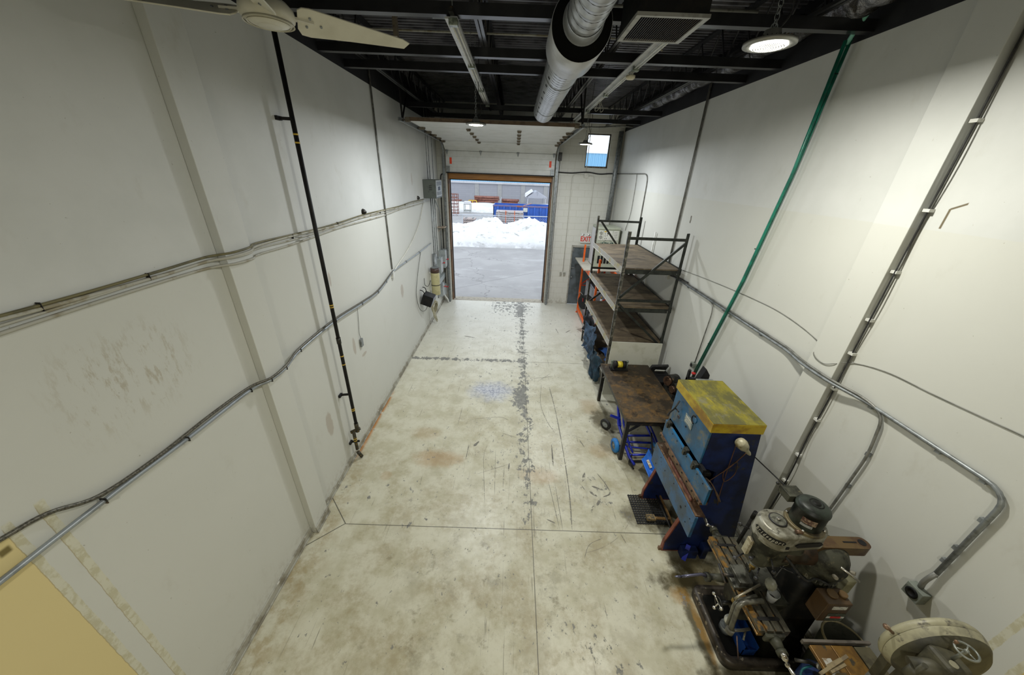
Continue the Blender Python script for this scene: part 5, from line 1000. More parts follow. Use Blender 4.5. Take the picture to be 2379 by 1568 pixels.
bs = stack([(2.24, 1.64, 3.16, 2.38, .10, 0), (2.24, 1.64, 3.16, 2.38, .10, .09), (2.255, 1.655, 3.145, 2.365, .09, .115), (2.30, 1.70, 3.10, 2.32, .06, .115), (2.33, 1.73, 3.07, 2.29, .05, .06)], 8); bs.build('base', basem, t)
MB().box(2.33, 1.73, .058, 3.07, 2.29, .062).build('chip_tray', blkc, t)
stack([(2.62, 1.70, 3.08, 2.28, .06, .06), (2.68, 1.78, 3.06, 2.2, .06, .35), (2.70, 1.80, 3.05, 2.17, .06, 1.12), (2.74, 1.82, 3.04, 2.15, .1, 1.18)]).build('column', blkc, t)
stack([(2.33, 1.84, 2.74, 2.10, .05, .50), (2.28, 1.82, 2.74, 2.12, .04, .80), (2.26, 1.80, 2.74, 2.14, .03, .86)]).build('knee', cast, t)
MB().cyl((2.42, 1.96, .08), (2.42, 1.96, .52), .028, n=14).cyl((2.42, 1.96, .06), (2.42, 1.96, .14), .06, n=16).build('knee_screw', STEEL, t)
MB().box(2.22, 1.78, .86, 2.52, 2.14, .925).build('saddle', cast, t, bevel=.01)
def tablem():
    m = MatB('rusty_machined_table', .38, .55); n = m.noise(8, 7, .7, vec=m.map(scale=(1.6, .6, 1))); c = m.mix((.12, .11, .08), (.05, .047, .036), n.sm(.4, .6))
    m.col(m.mix(c, (.30, .155, .03), (m.noise(14, 6, .7, loc=(2, 2, 0)) + m.x.sm(-.42, -.56) * .12 - .03).sm(.53, .66) * .9)); return m.m
tm = tablem(); T0, T1, X0, X1, TZ = 1.53, 2.36, 2.19, 2.455, 1.0
prf = [(X0, TZ - .075), (X1, TZ - .075), (X1, TZ)]
for sxx in (2.40, 2.325, 2.25): prf += [(sxx + .009, TZ), (sxx + .009, TZ - .022), (sxx - .009, TZ - .022), (sxx - .009, TZ)]
prf += [(X0, TZ), (X0, TZ - .03), (X0 + .012, TZ - .035), (X0 + .012, TZ - .05), (X0, TZ - .055)]
MB().prism(prf, (0, T0, 0), (1, 0, 0), (0, 0, 1), (0, T1 - T0, 0)).build('work_table', tm, t)
for y in (T0 + .09, T1 - .09): MB().prism([(-.1 + .012, -.014), (.1 - .012, -.014), (.1, 0), (.1 - .012, .014), (-.1 + .012, .014), (-.1, 0)], (2.325, y, TZ - .004), (1, 0, 0), (0, 1, 0), (0, 0, .0062)).build('drain_slot', BLACK, t)
for y in (T0, T1): s_ = -1 if y == T0 else 1; stack([(2.24, y - .03 if s_ < 0 else y, 2.41, y if s_ < 0 else y + .03, .014, .90), (2.24, y - .03 if s_ < 0 else y, 2.41, y if s_ < 0 else y + .03, .014, .975)]).cyl((2.325, y + s_ * .02, .93), (2.325, y + s_ * .10, .93), .05, .035, 18).cyl((2.325, y + s_ * .1, .93), (2.325, y + s_ * .135, .93), .042, n=18).build('end_bracket', cast, t)
def crank(c, ax, arm, knob, nm='crank_handle'):
    c = Vector(c); ax = Vector(ax).normalized(); e = c + Vector(arm); k = Vector(knob)
    m = MB().ball(c, .026).tube([c, c.lerp(e, .5), e], [.014, .011, .014], 10).ball(e, .02).tube([e, e + k * .2, e + k * .55, e + k * .9, e + k], [.009, .012, .016, .014, .006], 10); m.ball(c - Vector(arm) * .35, .022).tube([c, c - Vector(arm) * .35], .012, 8); return m.build(nm, CHROME, t)
crank((2.325, T0 - .15, .93), (0, -1, 0), (.05, -.01, -.09), (.01, -.09, 0)); crank((2.325, T1 + .15, .93), (0, 1, 0), (-.07, .0, .05), (0, .09, .02))
MB().cyl((2.22, 2.02, .86), (2.06, 2.03, .86), .04, .03, 18).cyl((2.06, 2.03, .86), (2.02, 2.03, .86), .042, n=18).build('feed_collar', cast, t)
MB().tube([(2.04, 2.03, .87), (1.97, 2.03, .90), (1.84, 2.02, .885), (1.78, 2.02, .87)], [.018, .014, .013, .012], 10).tube([(1.78, 2.02, .87), (1.75, 2.01, .885), (1.70, 2.0, .90)], [.009, .013, .006], 10).build('feed_crank', pm('blued_handle', (.13, .13, .19), (.05, .05, .07), 9, rough=.3, metal=.7), t)
c = Vector((2.10, 1.86, .74)); MB().tube(circle(c, .055, (0, 1, 0), (0, 0, 1), 20), .006, 6, True).build('small_handwheel', iron, t)
for a in (0.5, 2.6, 4.7): MB().tube([c, c + Vector((-.02, .07 * math.cos(a), .07 * math.sin(a)))], .007, 6).ball(c + Vector((-.02, .075 * math.cos(a), .075 * math.sin(a))), .017).build('ball_lever', CHROME, t)
MB().cyl((2.12, 1.86, .74), (2.32, 1.88, .74), .018, n=10).build('shaft', DKSTEEL, t)
MB().ball((2.22, 1.80, .58), .045, sc=(1, 1, 1.2)).build('oil_reservoir', WHITEP, t)
MB().box(2.20, 1.79, .80, 2.215, 1.86, .85).build('brass_plate', BRASS, t)
# vise
vt = pm('vise_iron', (.14, .14, .12), (.06, .06, .05), 12, .45, .6, .35, .6)
v_ = thing('machine_vise', 'dark machine vise clamped on the middle of the milling table', 'vise', (2.33, 1.93, TZ)); z = TZ
MB().box(2.15, 1.84, z, 2.54, 2.02, z + .04).build('body', vt, v_, bevel=.004); MB().box(2.36, 1.83, z + .04, 2.52, 2.04, z + .105).build('fixed_jaw', vt, v_, bevel=.003); MB().box(2.19, 1.85, z + .04, 2.31, 2.02, z + .095).build('moving_jaw', vt, v_, bevel=.003)
MB().cyl((2.20, 1.94, z + .045), (2.10, 1.95, z + .045), .014, n=10).tube([(2.09, 1.88, z + .03), (2.09, 1.95, z + .045), (2.09, 2.03, z + .08)], .010, 8).build('vise_handle', iron, v_)
MB().cyl((2.92, 1.69, 1.245), (2.92, 1.69, 1.275), .03, n=16).cyl((2.84, 1.70, 1.245), (2.84, 1.70, 1.26), .04, n=16).build('box_fitting', pm('brown_fitting', (.12, .07, .025), (.06, .04, .02)), t)
v_ = thing('measuring_cup', 'clear plastic cup standing on the milling table beside the vise', 'cup', (2.46, 1.79, TZ))
clear = bpy.data.materials.new('clear_plastic'); clear.use_nodes = True; q = clear.node_tree.nodes['Principled BSDF']; q.inputs['Base Color'].default_value = (.75, .78, .78, 1); q.inputs['Roughness'].default_value = .2; q.inputs['Alpha'].default_value = .28
MB().lathe([(0, .003), (.034, 0), (.045, .10), (.049, .105), (.045, .1), (.034, .006)], (2.44, 1.77, TZ), (0, 0, 1), 24).build('cup', clear, v_); MB().cyl((2.44, 1.77, TZ + .004), (2.44, 1.77, TZ + .03), .034).build('contents', pm('dark_fluid', (.03, .02, .02), (.05, .02, .02)), v_)
# bent grey tubes in front of the table
gt = pm('grey_tube', (.17, .165, .13), (.09, .085, .07), 12, .45, .6, .35, .3)
v_ = thing('bent_hose', 'pair of bent grey tubes arching over the near front of the milling table', 'tube', (2.2, 1.6, .9))
MB().tube(rnd([at(1697, 1462, 'z', .78), at(1718, 1400, 'z', 1.06), at(1772, 1396, 'z', 1.06)], .07), .021, 12).build('upper_tube', gt, v_); MB().tube(rnd([at(1690, 1450, 'z', .78), at(1708, 1396, 'z', 1.04), at(1757, 1384, 'z', 1.04)], .07), .015, 10).build('lower_tube', gt, v_)
q = at(1697, 1462, 'z', .78); MB().cyl(q - Vector((0, 0, .04)), q + Vector((0, 0, .01)), .034, n=16).tube([q - Vector((0, 0, .02)), at(1725, 1464, 'z', .76), at(1742, 1461, 'z', .77)], .013, 8).tube([at(1732, 1466, 'z', .76), at(1727, 1487, 'z', .72)], .008, 8).build('clamp', gt, v_)
MB().tube([at(1707, 1392, 'z', 1.05), at(1718, 1384, 'z', 1.09), at(1765, 1358, 'z', 1.10)], [.014, .010, .010], 8).build('wrench_arm', pm('dull_wrench', (.3, .27, .2), (.18, .14, .09), 12, rough=.35, metal=.6), v_)
MB().tube([at(1712, 1478, 'z', .45), at(1715, 1530, 'z', .12)], .006, 8).build('thin_rod', pm('pinkish_rod', (.26, .18, .17), (.16, .1, .1), 12, metal=.5), t)
v_ = thing('parts_bin', 'blue plastic bin standing in the tray of the milling machine', 'bin', (2.5, 1.8, .06)); bi = MB(); a = (2.46, 1.74, 2.60, 2.02)
bi.box(a[0], a[1], .06, a[2], a[3], .066).box(a[0], a[1], .06, a[0] + .006, a[3], .22).box(a[2] - .006, a[1], .06, a[2], a[3], .22).box(a[0], a[1], .06, a[2], a[1] + .006, .16).box(a[0], a[3] - .006, .06, a[2], a[3], .22); bi.build('bin', pm('bin_blue', (.006, .035, .16), (.004, .02, .08), 6, rough=.4), v_)
# head
MB().cyl((MX, MY, 1.30), (MX, MY, 1.63), .085, .115, 24).box(MX - .02, MY - .1, 1.34, MX + .26, MY + .1, 1.58).build('quill_head', cast, t, bevel=.01)
MB().cyl((MX, MY, 1.24), (MX, MY, 1.31), .045, n=18).build('quill', STEEL, t); MB().cyl((MX, MY, 1.17), (MX, MY, 1.24), .026, n=14).cyl((MX, MY, 1.10), (MX, MY, 1.18), .006, n=8).build('drill_chuck', BRASS, t)
MB().box(MX - .13, MY + .0, 1.36, MX - .10, MY + .05, 1.54).build('depth_stop', pm('ivory_plate', (.5, .46, .33), (.35, .3, .2), 18), t)
for (p0, p1) in (((MX - .1, MY - .06, 1.42), (MX - .17, MY - .1, 1.46)), ((MX - .02, MY - .12, 1.5), (MX - .03, MY - .2, 1.44)), ((MX - .12, MY + .08, 1.6), (MX - .2, MY + .1, 1.63)), ((MX - .12, MY + .02, 1.34), (MX - .2, MY - .0, 1.3)), ((MX + .12, MY - .1, 1.36), (MX + .26, MY - .16, 1.33)), ((MX - .05, MY - .1, 1.33), (MX - .1, MY - .16, 1.28))):
    MB().tube([p0, p1], .007, 8).ball(p1, .019).build('lever', pm('lever_black', (.02, .02, .022), (.05, .05, .055), 9, rough=.2), t)
MB().ball((MX + .06, MY - .16, 1.20), .05, sc=(.8, 1, 1.25)).build('work_lamp', pm('lamp_grey', (.33, .33, .28), (.2, .2, .16), 9, rough=.4), t)
MB().tube(spline([(MX + .08, MY - .14, 1.26), (MX + .15, MY - .1, 1.36), (MX + .22, MY - .06, 1.42)], 4), .008, 8).build('lamp_arm', iron, t)
# belt housing
def housing(r0, r1, x0, x1, n=16):
    out = [(x0 + r0 * math.cos(a), MY + r0 * math.sin(a)) for a in [PI / 2 + k * PI / n for k in range(n + 1)]]
    return out + [(x1 + r1 * math.cos(a), MY + r1 * math.sin(a)) for a in [-PI / 2 + k * PI / n for k in range(n + 1)]]
silver = pm('worn_silver_paint', (.30, .29, .235), (.13, .12, .085), 8, .42, .6, .38, .3, c3=(.05, .045, .03), s3=9, lo3=.57, hi3=.66)
hm = MB(); prv = None
for dr, z in ((-.0, 1.635), (0.006, 1.64), (.006, 1.655), (0, 1.66), (-.002, 1.775), (-.012, 1.795), (-.03, 1.803)):
    ring = [(x, y, z) for x, y in housing(.145 + dr, .115 + dr, MX + .01, 2.635)]; k = len(ring)
    if prv: hm.add(prv + ring, [(i, (i + 1) % k, k + (i + 1) % k, k + i) for i in range(k)], True)
    else: hm.add(ring, [tuple(range(k))])
    prv = ring
hm.add(prv, [tuple(range(k))]); hm.build('belt_housing', silver, t)
bp = MB(); N = 22
for i in range(N):
    a0, a1 = [math.radians(168 + (268 - 168) * q / N) for q in (i, i + 1)]; hh = [.026 * math.sqrt(max(0, 1 - (abs(q / N * 2 - 1) ** 6))) for q in (i, i + 1)]; R = .1462
    P4 = [(MX + .01 + R * math.cos(a), MY + R * math.sin(a), 1.728 + s_ * h) for a, h in ((a0, hh[0]), (a1, hh[1])) for s_ in (-1, 1)]; bp.add(P4, [(0, 2, 3, 1)])
bp.build('name_recess', BLACK, t, solid=.001)
lets = 'Bridgeport'
for i, ch in enumerate(lets):
    a = math.radians(180 + 8.6 * i); text(ch, .052, (MX + .01 + .148 * math.cos(a), MY + .148 * math.sin(a), 1.728), (-math.sin(a), math.cos(a), 0), (-.25 * math.sin(a), .25 * math.cos(a), 1), pm('cast_letters', (.45, .43, .36), (.3, .28, .22)), t, ext=.0008, sx=.62, bold=.001)
MB().prism([(-.09, -.022), (.09, -.022), (.112, 0), (.09, .022), (-.09, .022), (-.112, 0)], (2.545, MY - .131, 1.705), (1.12, .10, 0), (0, 0, 1.1), (0, -.004, 0)).build('side_slot', BLACK, t)
MB().box(MX + .02, MY - .149, 1.665, MX + .045, MY - .144, 1.692).build('small_slot', BLACK, t)
MB().cyl((MX + .02, MY + .02, 1.80), (MX + .02, MY + .02, 1.815), .058, n=28).build('speed_dial', pm('dial_face', (.20, .20, .16), (.10, .10, .08), 30, .5, .6, .35, .4), t); MB().lathe([(.058, 0), (.067, 0), (.067, .012), (.058, .012)], (MX + .02, MY + .02, 1.803), n=28).build('dial_ring', iron, t)
MB().cyl((MX + .02, MY + .02, 1.81), (MX + .02, MY + .02, 1.835), .014, n=10).build('dial_knob', CHROME, t)
MB().cyl((MX + .09, MY - .09, 1.815), (MX + .14, MY - .095, 1.815), .016, n=10).cyl((MX + .14, MY - .095, 1.815), (MX + .20, MY - .07, 1.815), .008, n=8).build('selector_lever', rustb, t)
# motor
mx = 2.56; MB().cyl((mx, MY, 1.80), (mx, MY, 1.826), .145, .14, 36).build('motor_flange', pm('brown_flange', (.16, .13, .07), (.08, .065, .04), 9, rough=.4, metal=.3), t, bevel=.004)
mg = pm('dark_green_motor', (.028, .036, .028), (.008, .009, .007), 6, .42, .6, .42, 0, spec=.3)
MB().lathe([(.115, 1.826), (.115, 1.985), (.120, 1.987), (.120, 2.003), (.115, 2.006), (.112, 2.022), (.095, 2.036), (.05, 2.044), (0, 2.045)], (mx, MY, 0), n=40).build('motor', mg, t)
MB().lathe([(.055, 0), (.05, .012), (.045, .014), (.042, .008), (.03, .008), (.028, .016), (.012, .018), (0, .018)], (mx + .01, MY, 2.036), n=28).build('motor_cap', blkc, t)
for k in range(4): a = .8 + k * PI / 2; MB().ball((mx + .128 * math.cos(a), MY + .128 * math.sin(a), 1.83), .011).build('flange_bolt', CHROME, t)
np_ = MB(); 
for i in range(8):
    a0, a1 = [math.radians(205 + 50 * q / 8) for q in (i, i + 1)]; np_.add([(mx + .1165 * math.cos(a), MY + .1165 * math.sin(a), z) for a in (a0, a1) for z in (1.90, 1.955)], [(0, 2, 3, 1)])
np_.build('motor_plate', pm('motor_plate', (.30, .22, .16), (.10, .05, .04), 40, .42, .55, .4, .3), t, solid=.001)
np_ = MB()
for i in range(8):
    a0, a1 = [math.radians(207 + 40 * q / 8) for q in (i, i + 1)]; np_.add([(mx + .1165 * math.cos(a), MY + .1165 * math.sin(a), z) for a in (a0, a1) for z in (1.868, 1.893)], [(0, 2, 3, 1)])
np_.build('serial_plate', pm('serial_plate', (.32, .33, .33), (.2, .2, .2), 50), t, solid=.001)
MB().box(mx - .12, MY + .10, 1.93, mx + .02, MY + .22, 2.0).build('terminal_box', cast, t, bevel=.004)
a, b = Vector((2.50, 2.16, 1.98)), at(1755, 1063, 'y', 2.70); MB().cyl(a, b, .006, n=8).build('long_rod', BLACK, t); MB().bar(a + Vector((-.05, .02, .0)), a + Vector((.02, -.06, -.02)), .02, .03).ball(a + Vector((-.07, .03, .02)), .014).build('rod_clamp', iron, t)
# ram and turret
MB().cyl((MX + .12, MY, 1.47), (MX + .40, MY, 1.44), .115, n=28).build('ram_adapter', pm('oily_brown_iron', (.09, .05, .028), (.03, .022, .015), 9, .45, .6, .35, .3), t)
MB().lathe([(0, 1.10), (.15, 1.10), (.165, 1.13), (.172, 1.16), (.172, 1.26), (.185, 1.28), (.19, 1.30), (.19, 1.37), (.178, 1.43), (.148, 1.49), (.10, 1.53), (.05, 1.545), (0, 1.547)], (2.91, 1.96, 0), n=44).lathe([(.191, 1.335), (.196, 1.342), (.191, 1.35)], (2.91, 1.96, 0), n=44).build('turret', cast, t)
for i, ch in enumerate(lets): a = math.radians(212 + 11.5 * i); text(ch, .055, (2.91 + .1735 * math.cos(a), 1.96 + .1735 * math.sin(a), 1.21), (-math.sin(a), math.cos(a), 0), (0, 0, 1), pm('turret_letters', (.16, .15, .11), (.1, .1, .08)), t, ext=.002, sx=.8, bold=.002)
for a, b in ((3.6, 1.37), (4.45, 1.37), (5.3, 1.39)): MB().cyl((2.91 + .175 * math.cos(a), 1.96 + .175 * math.sin(a), b), (2.91 + .222 * math.cos(a), 1.96 + .222 * math.sin(a), b + .02), .016, n=8).build('clamp_bolt', pm('bolt_grey', (.25, .23, .18), (.15, .14, .1)), t)
MB().cyl((2.90, 1.80, 1.46), (3.02, 1.72, 1.40), .010, n=8).build('ram_lock', CHROME, t)
ramm = pm('ochre_brown_ram', (.11, .068, .024), (.06, .027, .014), 6, .42, .62, .4, .25)
MB().prism(rrect(2.62, 1.905, 3.25, 2.015, .053, 8), (0, 0, 1.455), (1, 0, 0), (0, 1, 0), (0, 0, .10)).build('overarm', ramm, t); MB().cyl((3.19, 1.961, 1.5552), (3.19, 1.961, 1.558), .030, n=22).box(3.02, 1.955, 1.5552, 3.14, 1.968, 1.5575).build('overarm_hole', BLACK, t)
MB().box(2.745, 1.62, .99, 2.955, 1.75, 1.245).build('electrical_box', pm('brown_box', (.075, .042, .017), (.045, .024, .012), 4, rough=.4), t, bevel=.006)
MB().box(2.80, 1.6165, 1.175, 2.92, 1.6195, 1.215).build('paper_tag', LABEL, t)
MB().box(2.80, 1.6165, 1.01, 2.95, 1.6195, 1.115).build('warning_label', pm('label_dark', (.04, .05, .035), (.1, .11, .08), 60), t); MB().box(2.83, 1.614, 1.05, 2.92, 1.6165, 1.073).build('red_stripe', RED, t); MB().box(2.80, 1.6145, 1.05, 2.83, 1.6165, 1.073).box(2.92, 1.6145, 1.05, 2.95, 1.6165, 1.073).build('white_stripe', LABEL, t)
MB().box(3.12, 1.83, 1.02, 3.20, 1.97, 1.20).build('cream_switch', pm('cream_switch', (.44, .42, .27), (.36, .34, .2), 6), t, bevel=.005)
MB().tube(spline([(2.45, MY - .1, 1.5), (2.6, MY - .2, 1.35), (2.75, MY - .16, 1.3), (2.85, 1.75, 1.28)], 5), .010, 8).build('motor_cable', BLKRUB, t)

# ================================================================== BANDSAW
crm = pm('worn_cream_paint', (.36, .335, .22), (.22, .205, .14), 5, .42, .62, .45, c3=(.10, .09, .07), s3=13, lo3=.55, hi3=.66)
olv = pm('dusty_olive_paint', (.075, .068, .04), (.03, .028, .017), 5, .42, .62, .55)
t = thing('bandsaw', 'cream bandsaw with a big round wheel cover and rusty table in the near right corner', 'bandsaw', (2.85, 1.15, 0))
ax = Vector((.12, .99, -.01)).normalized(); dc = Vector((2.853, 1.15, 1.678)) - ax * .053
MB().lathe([(0, -.035), (.19, -.035), (.235, -.022), (.262, .008), (.277, .05), (.277, .053)], dc, ax, 56).build('wheel_cover', olv, t)
MB().lathe([(.277, .053), (.273, .054), (.273, .057), (.279, .059), (.279, .085), (.272, .10), (.24, .11), (0, .11)], dc, ax, 56).build('wheel_guard', crm, t)
MB().lathe([(.263, .009), (.2778, .05), (.2778, .052), (.275, .0535)], dc, ax, 56).build('cream_rim', crm, t)
k = at(2074, 1470, 'y', 1.2); k2 = at(2063, 1459, 'y', 1.2); MB().tube([k, k2], [.010, .008], 10).ball(k2 + (k2 - k) * .25, .02, sc=(1, 1, .7)).build('cover_knob', rustb, t)
gx = at(2205, 1556, 'y', 1.0); MB().obox(gx + Vector((.01, .03, -.02)), (.15, .15, .16), (0, .1, 0)).build('gear_housing', olv, t, bevel=.03, seg=3); MB().cyl(gx + Vector((-.01, .0, .055)), gx + Vector((-.01, -.0, .068)), .02, n=18).build('oil_cap', crm, t)
hw = at(2246, 1513, 'y', 1.0); wu, wv = Vector((1, 0, .1)).normalized(), Vector((0, 1, 0))
h_ = MB().tube(circle(hw, .046, wu, wv, 32), .006, 8, True)
for k in range(3): a = .6 + k * 2.094; h_.tube([hw, hw + (wu * math.cos(a) + wv * math.sin(a)) * .046], .004, 6)
h_.tube([hw, gx + Vector((.02, .03, .05))], .009, 8).ball(hw, .012).build('handwheel', pm('grey_handwheel', (.24, .25, .22), (.14, .15, .13), 12, rough=.35, metal=.4), t); q = hw + (wu * -.6 + wv * .75).normalized() * .046; MB().cyl(q, q + Vector((0, 0, .018)), .006, n=10).ball(q + Vector((0, 0, .022)), .010).build('wheel_knob', rustb, t)
MB().cyl(at(2128, 1552, 'y', 1.02), at(2108, 1566, 'y', 1.02), .028, n=14).cyl(at(2085, 1590, 'y', 1.02), at(2150, 1546, 'y', 1.0), .014, n=14).cyl(gx + Vector((-.16, .04, -.06)), gx, .045, n=18).build('motor_stub', olv, t)
MB().obox(dc + Vector((.12, .02, -.80)), (.26, .16, 1.1)).build('pedestal', olv, t, bevel=.02); MB().box(2.55, .95, 0, 3.15, 1.4, .08).build('base', basem, t, bevel=.01)
MB().box(2.62, 1.0, .08, 3.1, 1.35, .9).build('lower_cabinet', blkc, t, bevel=.01)
tabm = pm('rusty_saw_table', (.16, .085, .025), (.26, .14, .03), 7, .42, .58, .35, .5, c3=(.07, .06, .04), s3=12)
Z = 1.0; MB().box(2.55, .98, Z - .03, 2.72, 1.445, Z).box(2.725, .98, Z - .03, 2.90, 1.445, Z).build('table_plate', tabm, t, bevel=.002); MB().box(2.91, .98, Z - .03, 3.04, 1.44, Z).build('table_extension', pm('brown_plate', (.13, .115, .07), (.08, .07, .045), 8, metal=.4), t); MB().box(2.50, 1.455, Z - .02, 3.06, 1.475, Z + .02).build('fence_rail', pm('rail_grey', (.17, .15, .13), (.1, .09, .08), 9, metal=.4), t)
MB().box(2.58, 1.02, Z + .0005, 2.65, 1.36, Z + .0015).build('white_scale', pm('peeling_white', (.55, .53, .47), (.28, .2, .12), 16, .5, .6), t)
MB().bar(at(1925, 1556, 'z', 1.06), at(1958, 1538, 'z', 1.10), .05, .03).bar(at(1905, 1566, 'z', 1.04), at(1968, 1524, 'z', 1.14), .02, .02).box(2.60, 1.20, Z, 2.67, 1.26, Z + .035).build('blade_guide', pm('guide_tan', (.2, .155, .08), (.12, .09, .05), 12, metal=.4), t); MB().box(2.745, 1.20, Z - .2, 2.747, 1.225, 1.45).build('blade', STEEL, t)
MB().obox((2.745, 1.2, 1.3), (.04, .05, .30), (0, -.15, 0)).build('blade_post', olv, t)
t = thing('pressure_gauge', 'small white round gauge with valves below the bandsaw table', 'gauge', (2.47, 1.32, .8)); q = at(1903, 1548, 'z', .78); MB().cyl(q, q + Vector((-.01, -.02, .025)), .024, n=18).build('dial', WHITEP, t); MB().tube([q - Vector((0, 0, .02)), at(1880, 1538, 'z', .78), at(1848, 1533, 'z', .78)], .014, 8).build('manifold', DKSTEEL, t)
MB().tube(spline([at(1895, 1545, 'z', .76), at(1868, 1552, 'z', .74), at(1860, 1568, 'z', .7), at(1862, 1590, 'z', .6)], 5), .008, 8).build('teal_hose', pm('teal_hose', (.01, .12, .14), (.01, .08, .1)), t); MB().cyl((q.x + .0, q.y - .02, 0), (q.x, q.y - .02, .70), .10, n=20).build('blue_tank', pm('deep_blue', (.01, .03, .12), (.01, .02, .08)), t)
t = thing('waste_bin', 'round grey waste bin with a cream rim behind the bandsaw table', 'bin', (3.12, 1.62, 0)); MB().lathe([(0, 0), (.13, 0), (.165, .70), (.155, .70), (.12, .02), (0, .02)], (3.12, 1.60, 0), n=32).build('bin', pm('bin_grey', (.07, .075, .06), (.04, .045, .035)), t); MB().tube(circle((3.12, 1.60, .70), .165, (1, 0, 0), (0, 1, 0), 36), .010, 8, True).build('rim', pm('bin_rim', (.38, .33, .2), (.28, .24, .14)), t)

# ================================================================== OUTSIDE
def asphalt():
    m = MatB('cracked_asphalt', .7); n = m.noise(.5, 6, .6); f = m.noise(30, 4, .7)
    c = m.mix((.29, .287, .292), (.34, .337, .342), n.sm(.4, .62)); c = m.mix(c, (.40, .40, .41), m.noise(1.2, 6, .65, vec=m.map(scale=(.5, 1, 1), rot=(0, 0, .6))).sm(.55, .68) * .8)
    w_ = m.noise(1.3, 4, .6); cr = m.voro(.20, m.vec(m.x + w_ * 1.6, m.y + w_ * 1.2, 0.0), 'DISTANCE_TO_EDGE').sm(.006, .002) * m.noise(.4, 2, loc=(3, 1, 0)).sm(.33, .42)
    c = m.mix(c, (.19, .19, .19), cr * m.y.sm(24, 20) * .8); m.col(m.mix(c, (.28, .28, .3), f.sm(.6, .7) * .3)); return m.m
MB().box(-40, YF + .4, -.2, 40, 75, -.005).build('pavement', asphalt(), kind='structure')
def snowm():
    m = MatB('old_snow', .8); n = m.noise(1.4, 7, .72); g_ = m.noise(3.2, 6, .7, vec=m.map(scale=(.5, 1, 1)))
    c = m.mix((.72, .73, .75), (.24, .24, .21), g_.sm(.56, .70) * .85); c = m.mix(c, (.40, .40, .40), m.z.sm(.45, .0) * n.sm(.4, .6) * .7); m.col(c); m.bump(n, .5, .08); return m.m
SNOW = snowm()
def bank(x0, x1, y0, y1, hf, nx, ny, nm, lab):
    def fn(u, v):
        x, y = x0 + (x1 - x0) * u, y0 + (y1 - y0) * v; return Vector((x, y + .4 * mnoise.noise(Vector((x * .6, v, 3))), hf(x, u, v) - .02))
    return tag(MB().sheet(fn, nx, ny).build(nm, SNOW), lab, 'snow')
def h1(x, u, v):
    crest = 1.27 + .26 * math.exp(-((x + 1.75) / .8) ** 2) + .36 * math.exp(-((x - 1.1) / .9) ** 2) - .12 * math.exp(-((x + 3.6) / 1) ** 2) - .12 * math.exp(-((x + .2) / .5) ** 2)
    s = math.sin(min(1, v * 1.9) * PI / 2) ** .8 if v < .53 else math.cos((v - .53) / .47 * PI / 2) ** .6
    return max(0, crest * s + .22 * s * mnoise.fractal(Vector((x * 1.1, v * 4, 1)), .6, 2, 5))
bank(-12, 10, 22.6, 27.2, h1, 220, 60, 'snow_bank', 'big ploughed snow bank across the yard outside the open door')
bank(-30, 6, 44.0, 58, lambda x, u, v: .25 * min(1, v * 6) * min(1, (1 - v) * 8) + .5 * max(0, mnoise.noise(Vector((x * .3, v * 3, 7)))) * math.sin(v * PI), 90, 20, 'snow_field', 'flat snow-covered ground behind the blue dumpster outside')
# building across the yard
def cinder():
    m = MatB('grey_block_building', .8); br = m.nt.nodes.new('ShaderNodeTexBrick'); m.nt.links.new(m.vec(m.x, m.z, 0.0), br.inputs['Vector'])
    br.inputs['Color1'].default_value = (.35, .355, .39, 1); br.inputs['Color2'].default_value = (.33, .335, .37, 1); br.inputs['Mortar'].default_value = (.31, .315, .345, 1); br.inputs['Scale'].default_value = 1; br.inputs['Mortar Size'].default_value = .03; br.inputs['Brick Width'].default_value = 1.2; br.inputs['Row Height'].default_value = .32
    m.col(m.mix(br.outputs[0], (.30, .31, .34), m.noise(.7, 4).sm(.5, .7) * .4)); return m.m
BYY = 62; ci = cinder(); t = thing('warehouse', 'long grey block warehouse with blue metal cladding across the yard', 'building', (0, BYY, 0))
MB().box(-40, BYY, 0, 40, BYY + 6, 3.06).build('block_wall', ci, t)
MB().box(-40, BYY - .25, 2.78, 40, BYY + 6, 3.08).build('concrete_ledge', pm('pale_concrete', (.55, .55, .58), (.5, .5, .52), 1, rough=.8), t)
bc = MatB('blue_cladding', .5); bc.col(bc.mix((.20, .44, .66), (.27, .52, .74), (bc.x * 3.2)._m('FRACT').sm(.3, .5))); cl_ = MB(); x = -40
rb_ = []
while x < 40: rb_ += [(x, 0), (x + .2, 0), (x + .26, -.06), (x + .46, -.06)]; x += .52
cl_.prism(rb_ + [(40, .3), (-40, .3)], (0, BYY - .2, 3.08), (1, 0, 0), (0, 1, 0), (0, 0, 4.70)); cl_.build('blue_cladding', bc.m, t)
MB().box(-40, BYY - .35, 7.78, 40, BYY + 6, 7.9).build('roof_edge', pm('snowy_roof', (.8, .82, .86), (.7, .72, .75), 1), t)
for px in (1108, 1161, 1215, 1268): q = at(px, 440, 'y', BYY); MB().box(q.x - .35, BYY - .08, 0, q.x + .35, BYY, 2.78).build('pilaster', pm('pilaster_grey', (.36, .36, .36), (.33, .33, .33), 2), t)
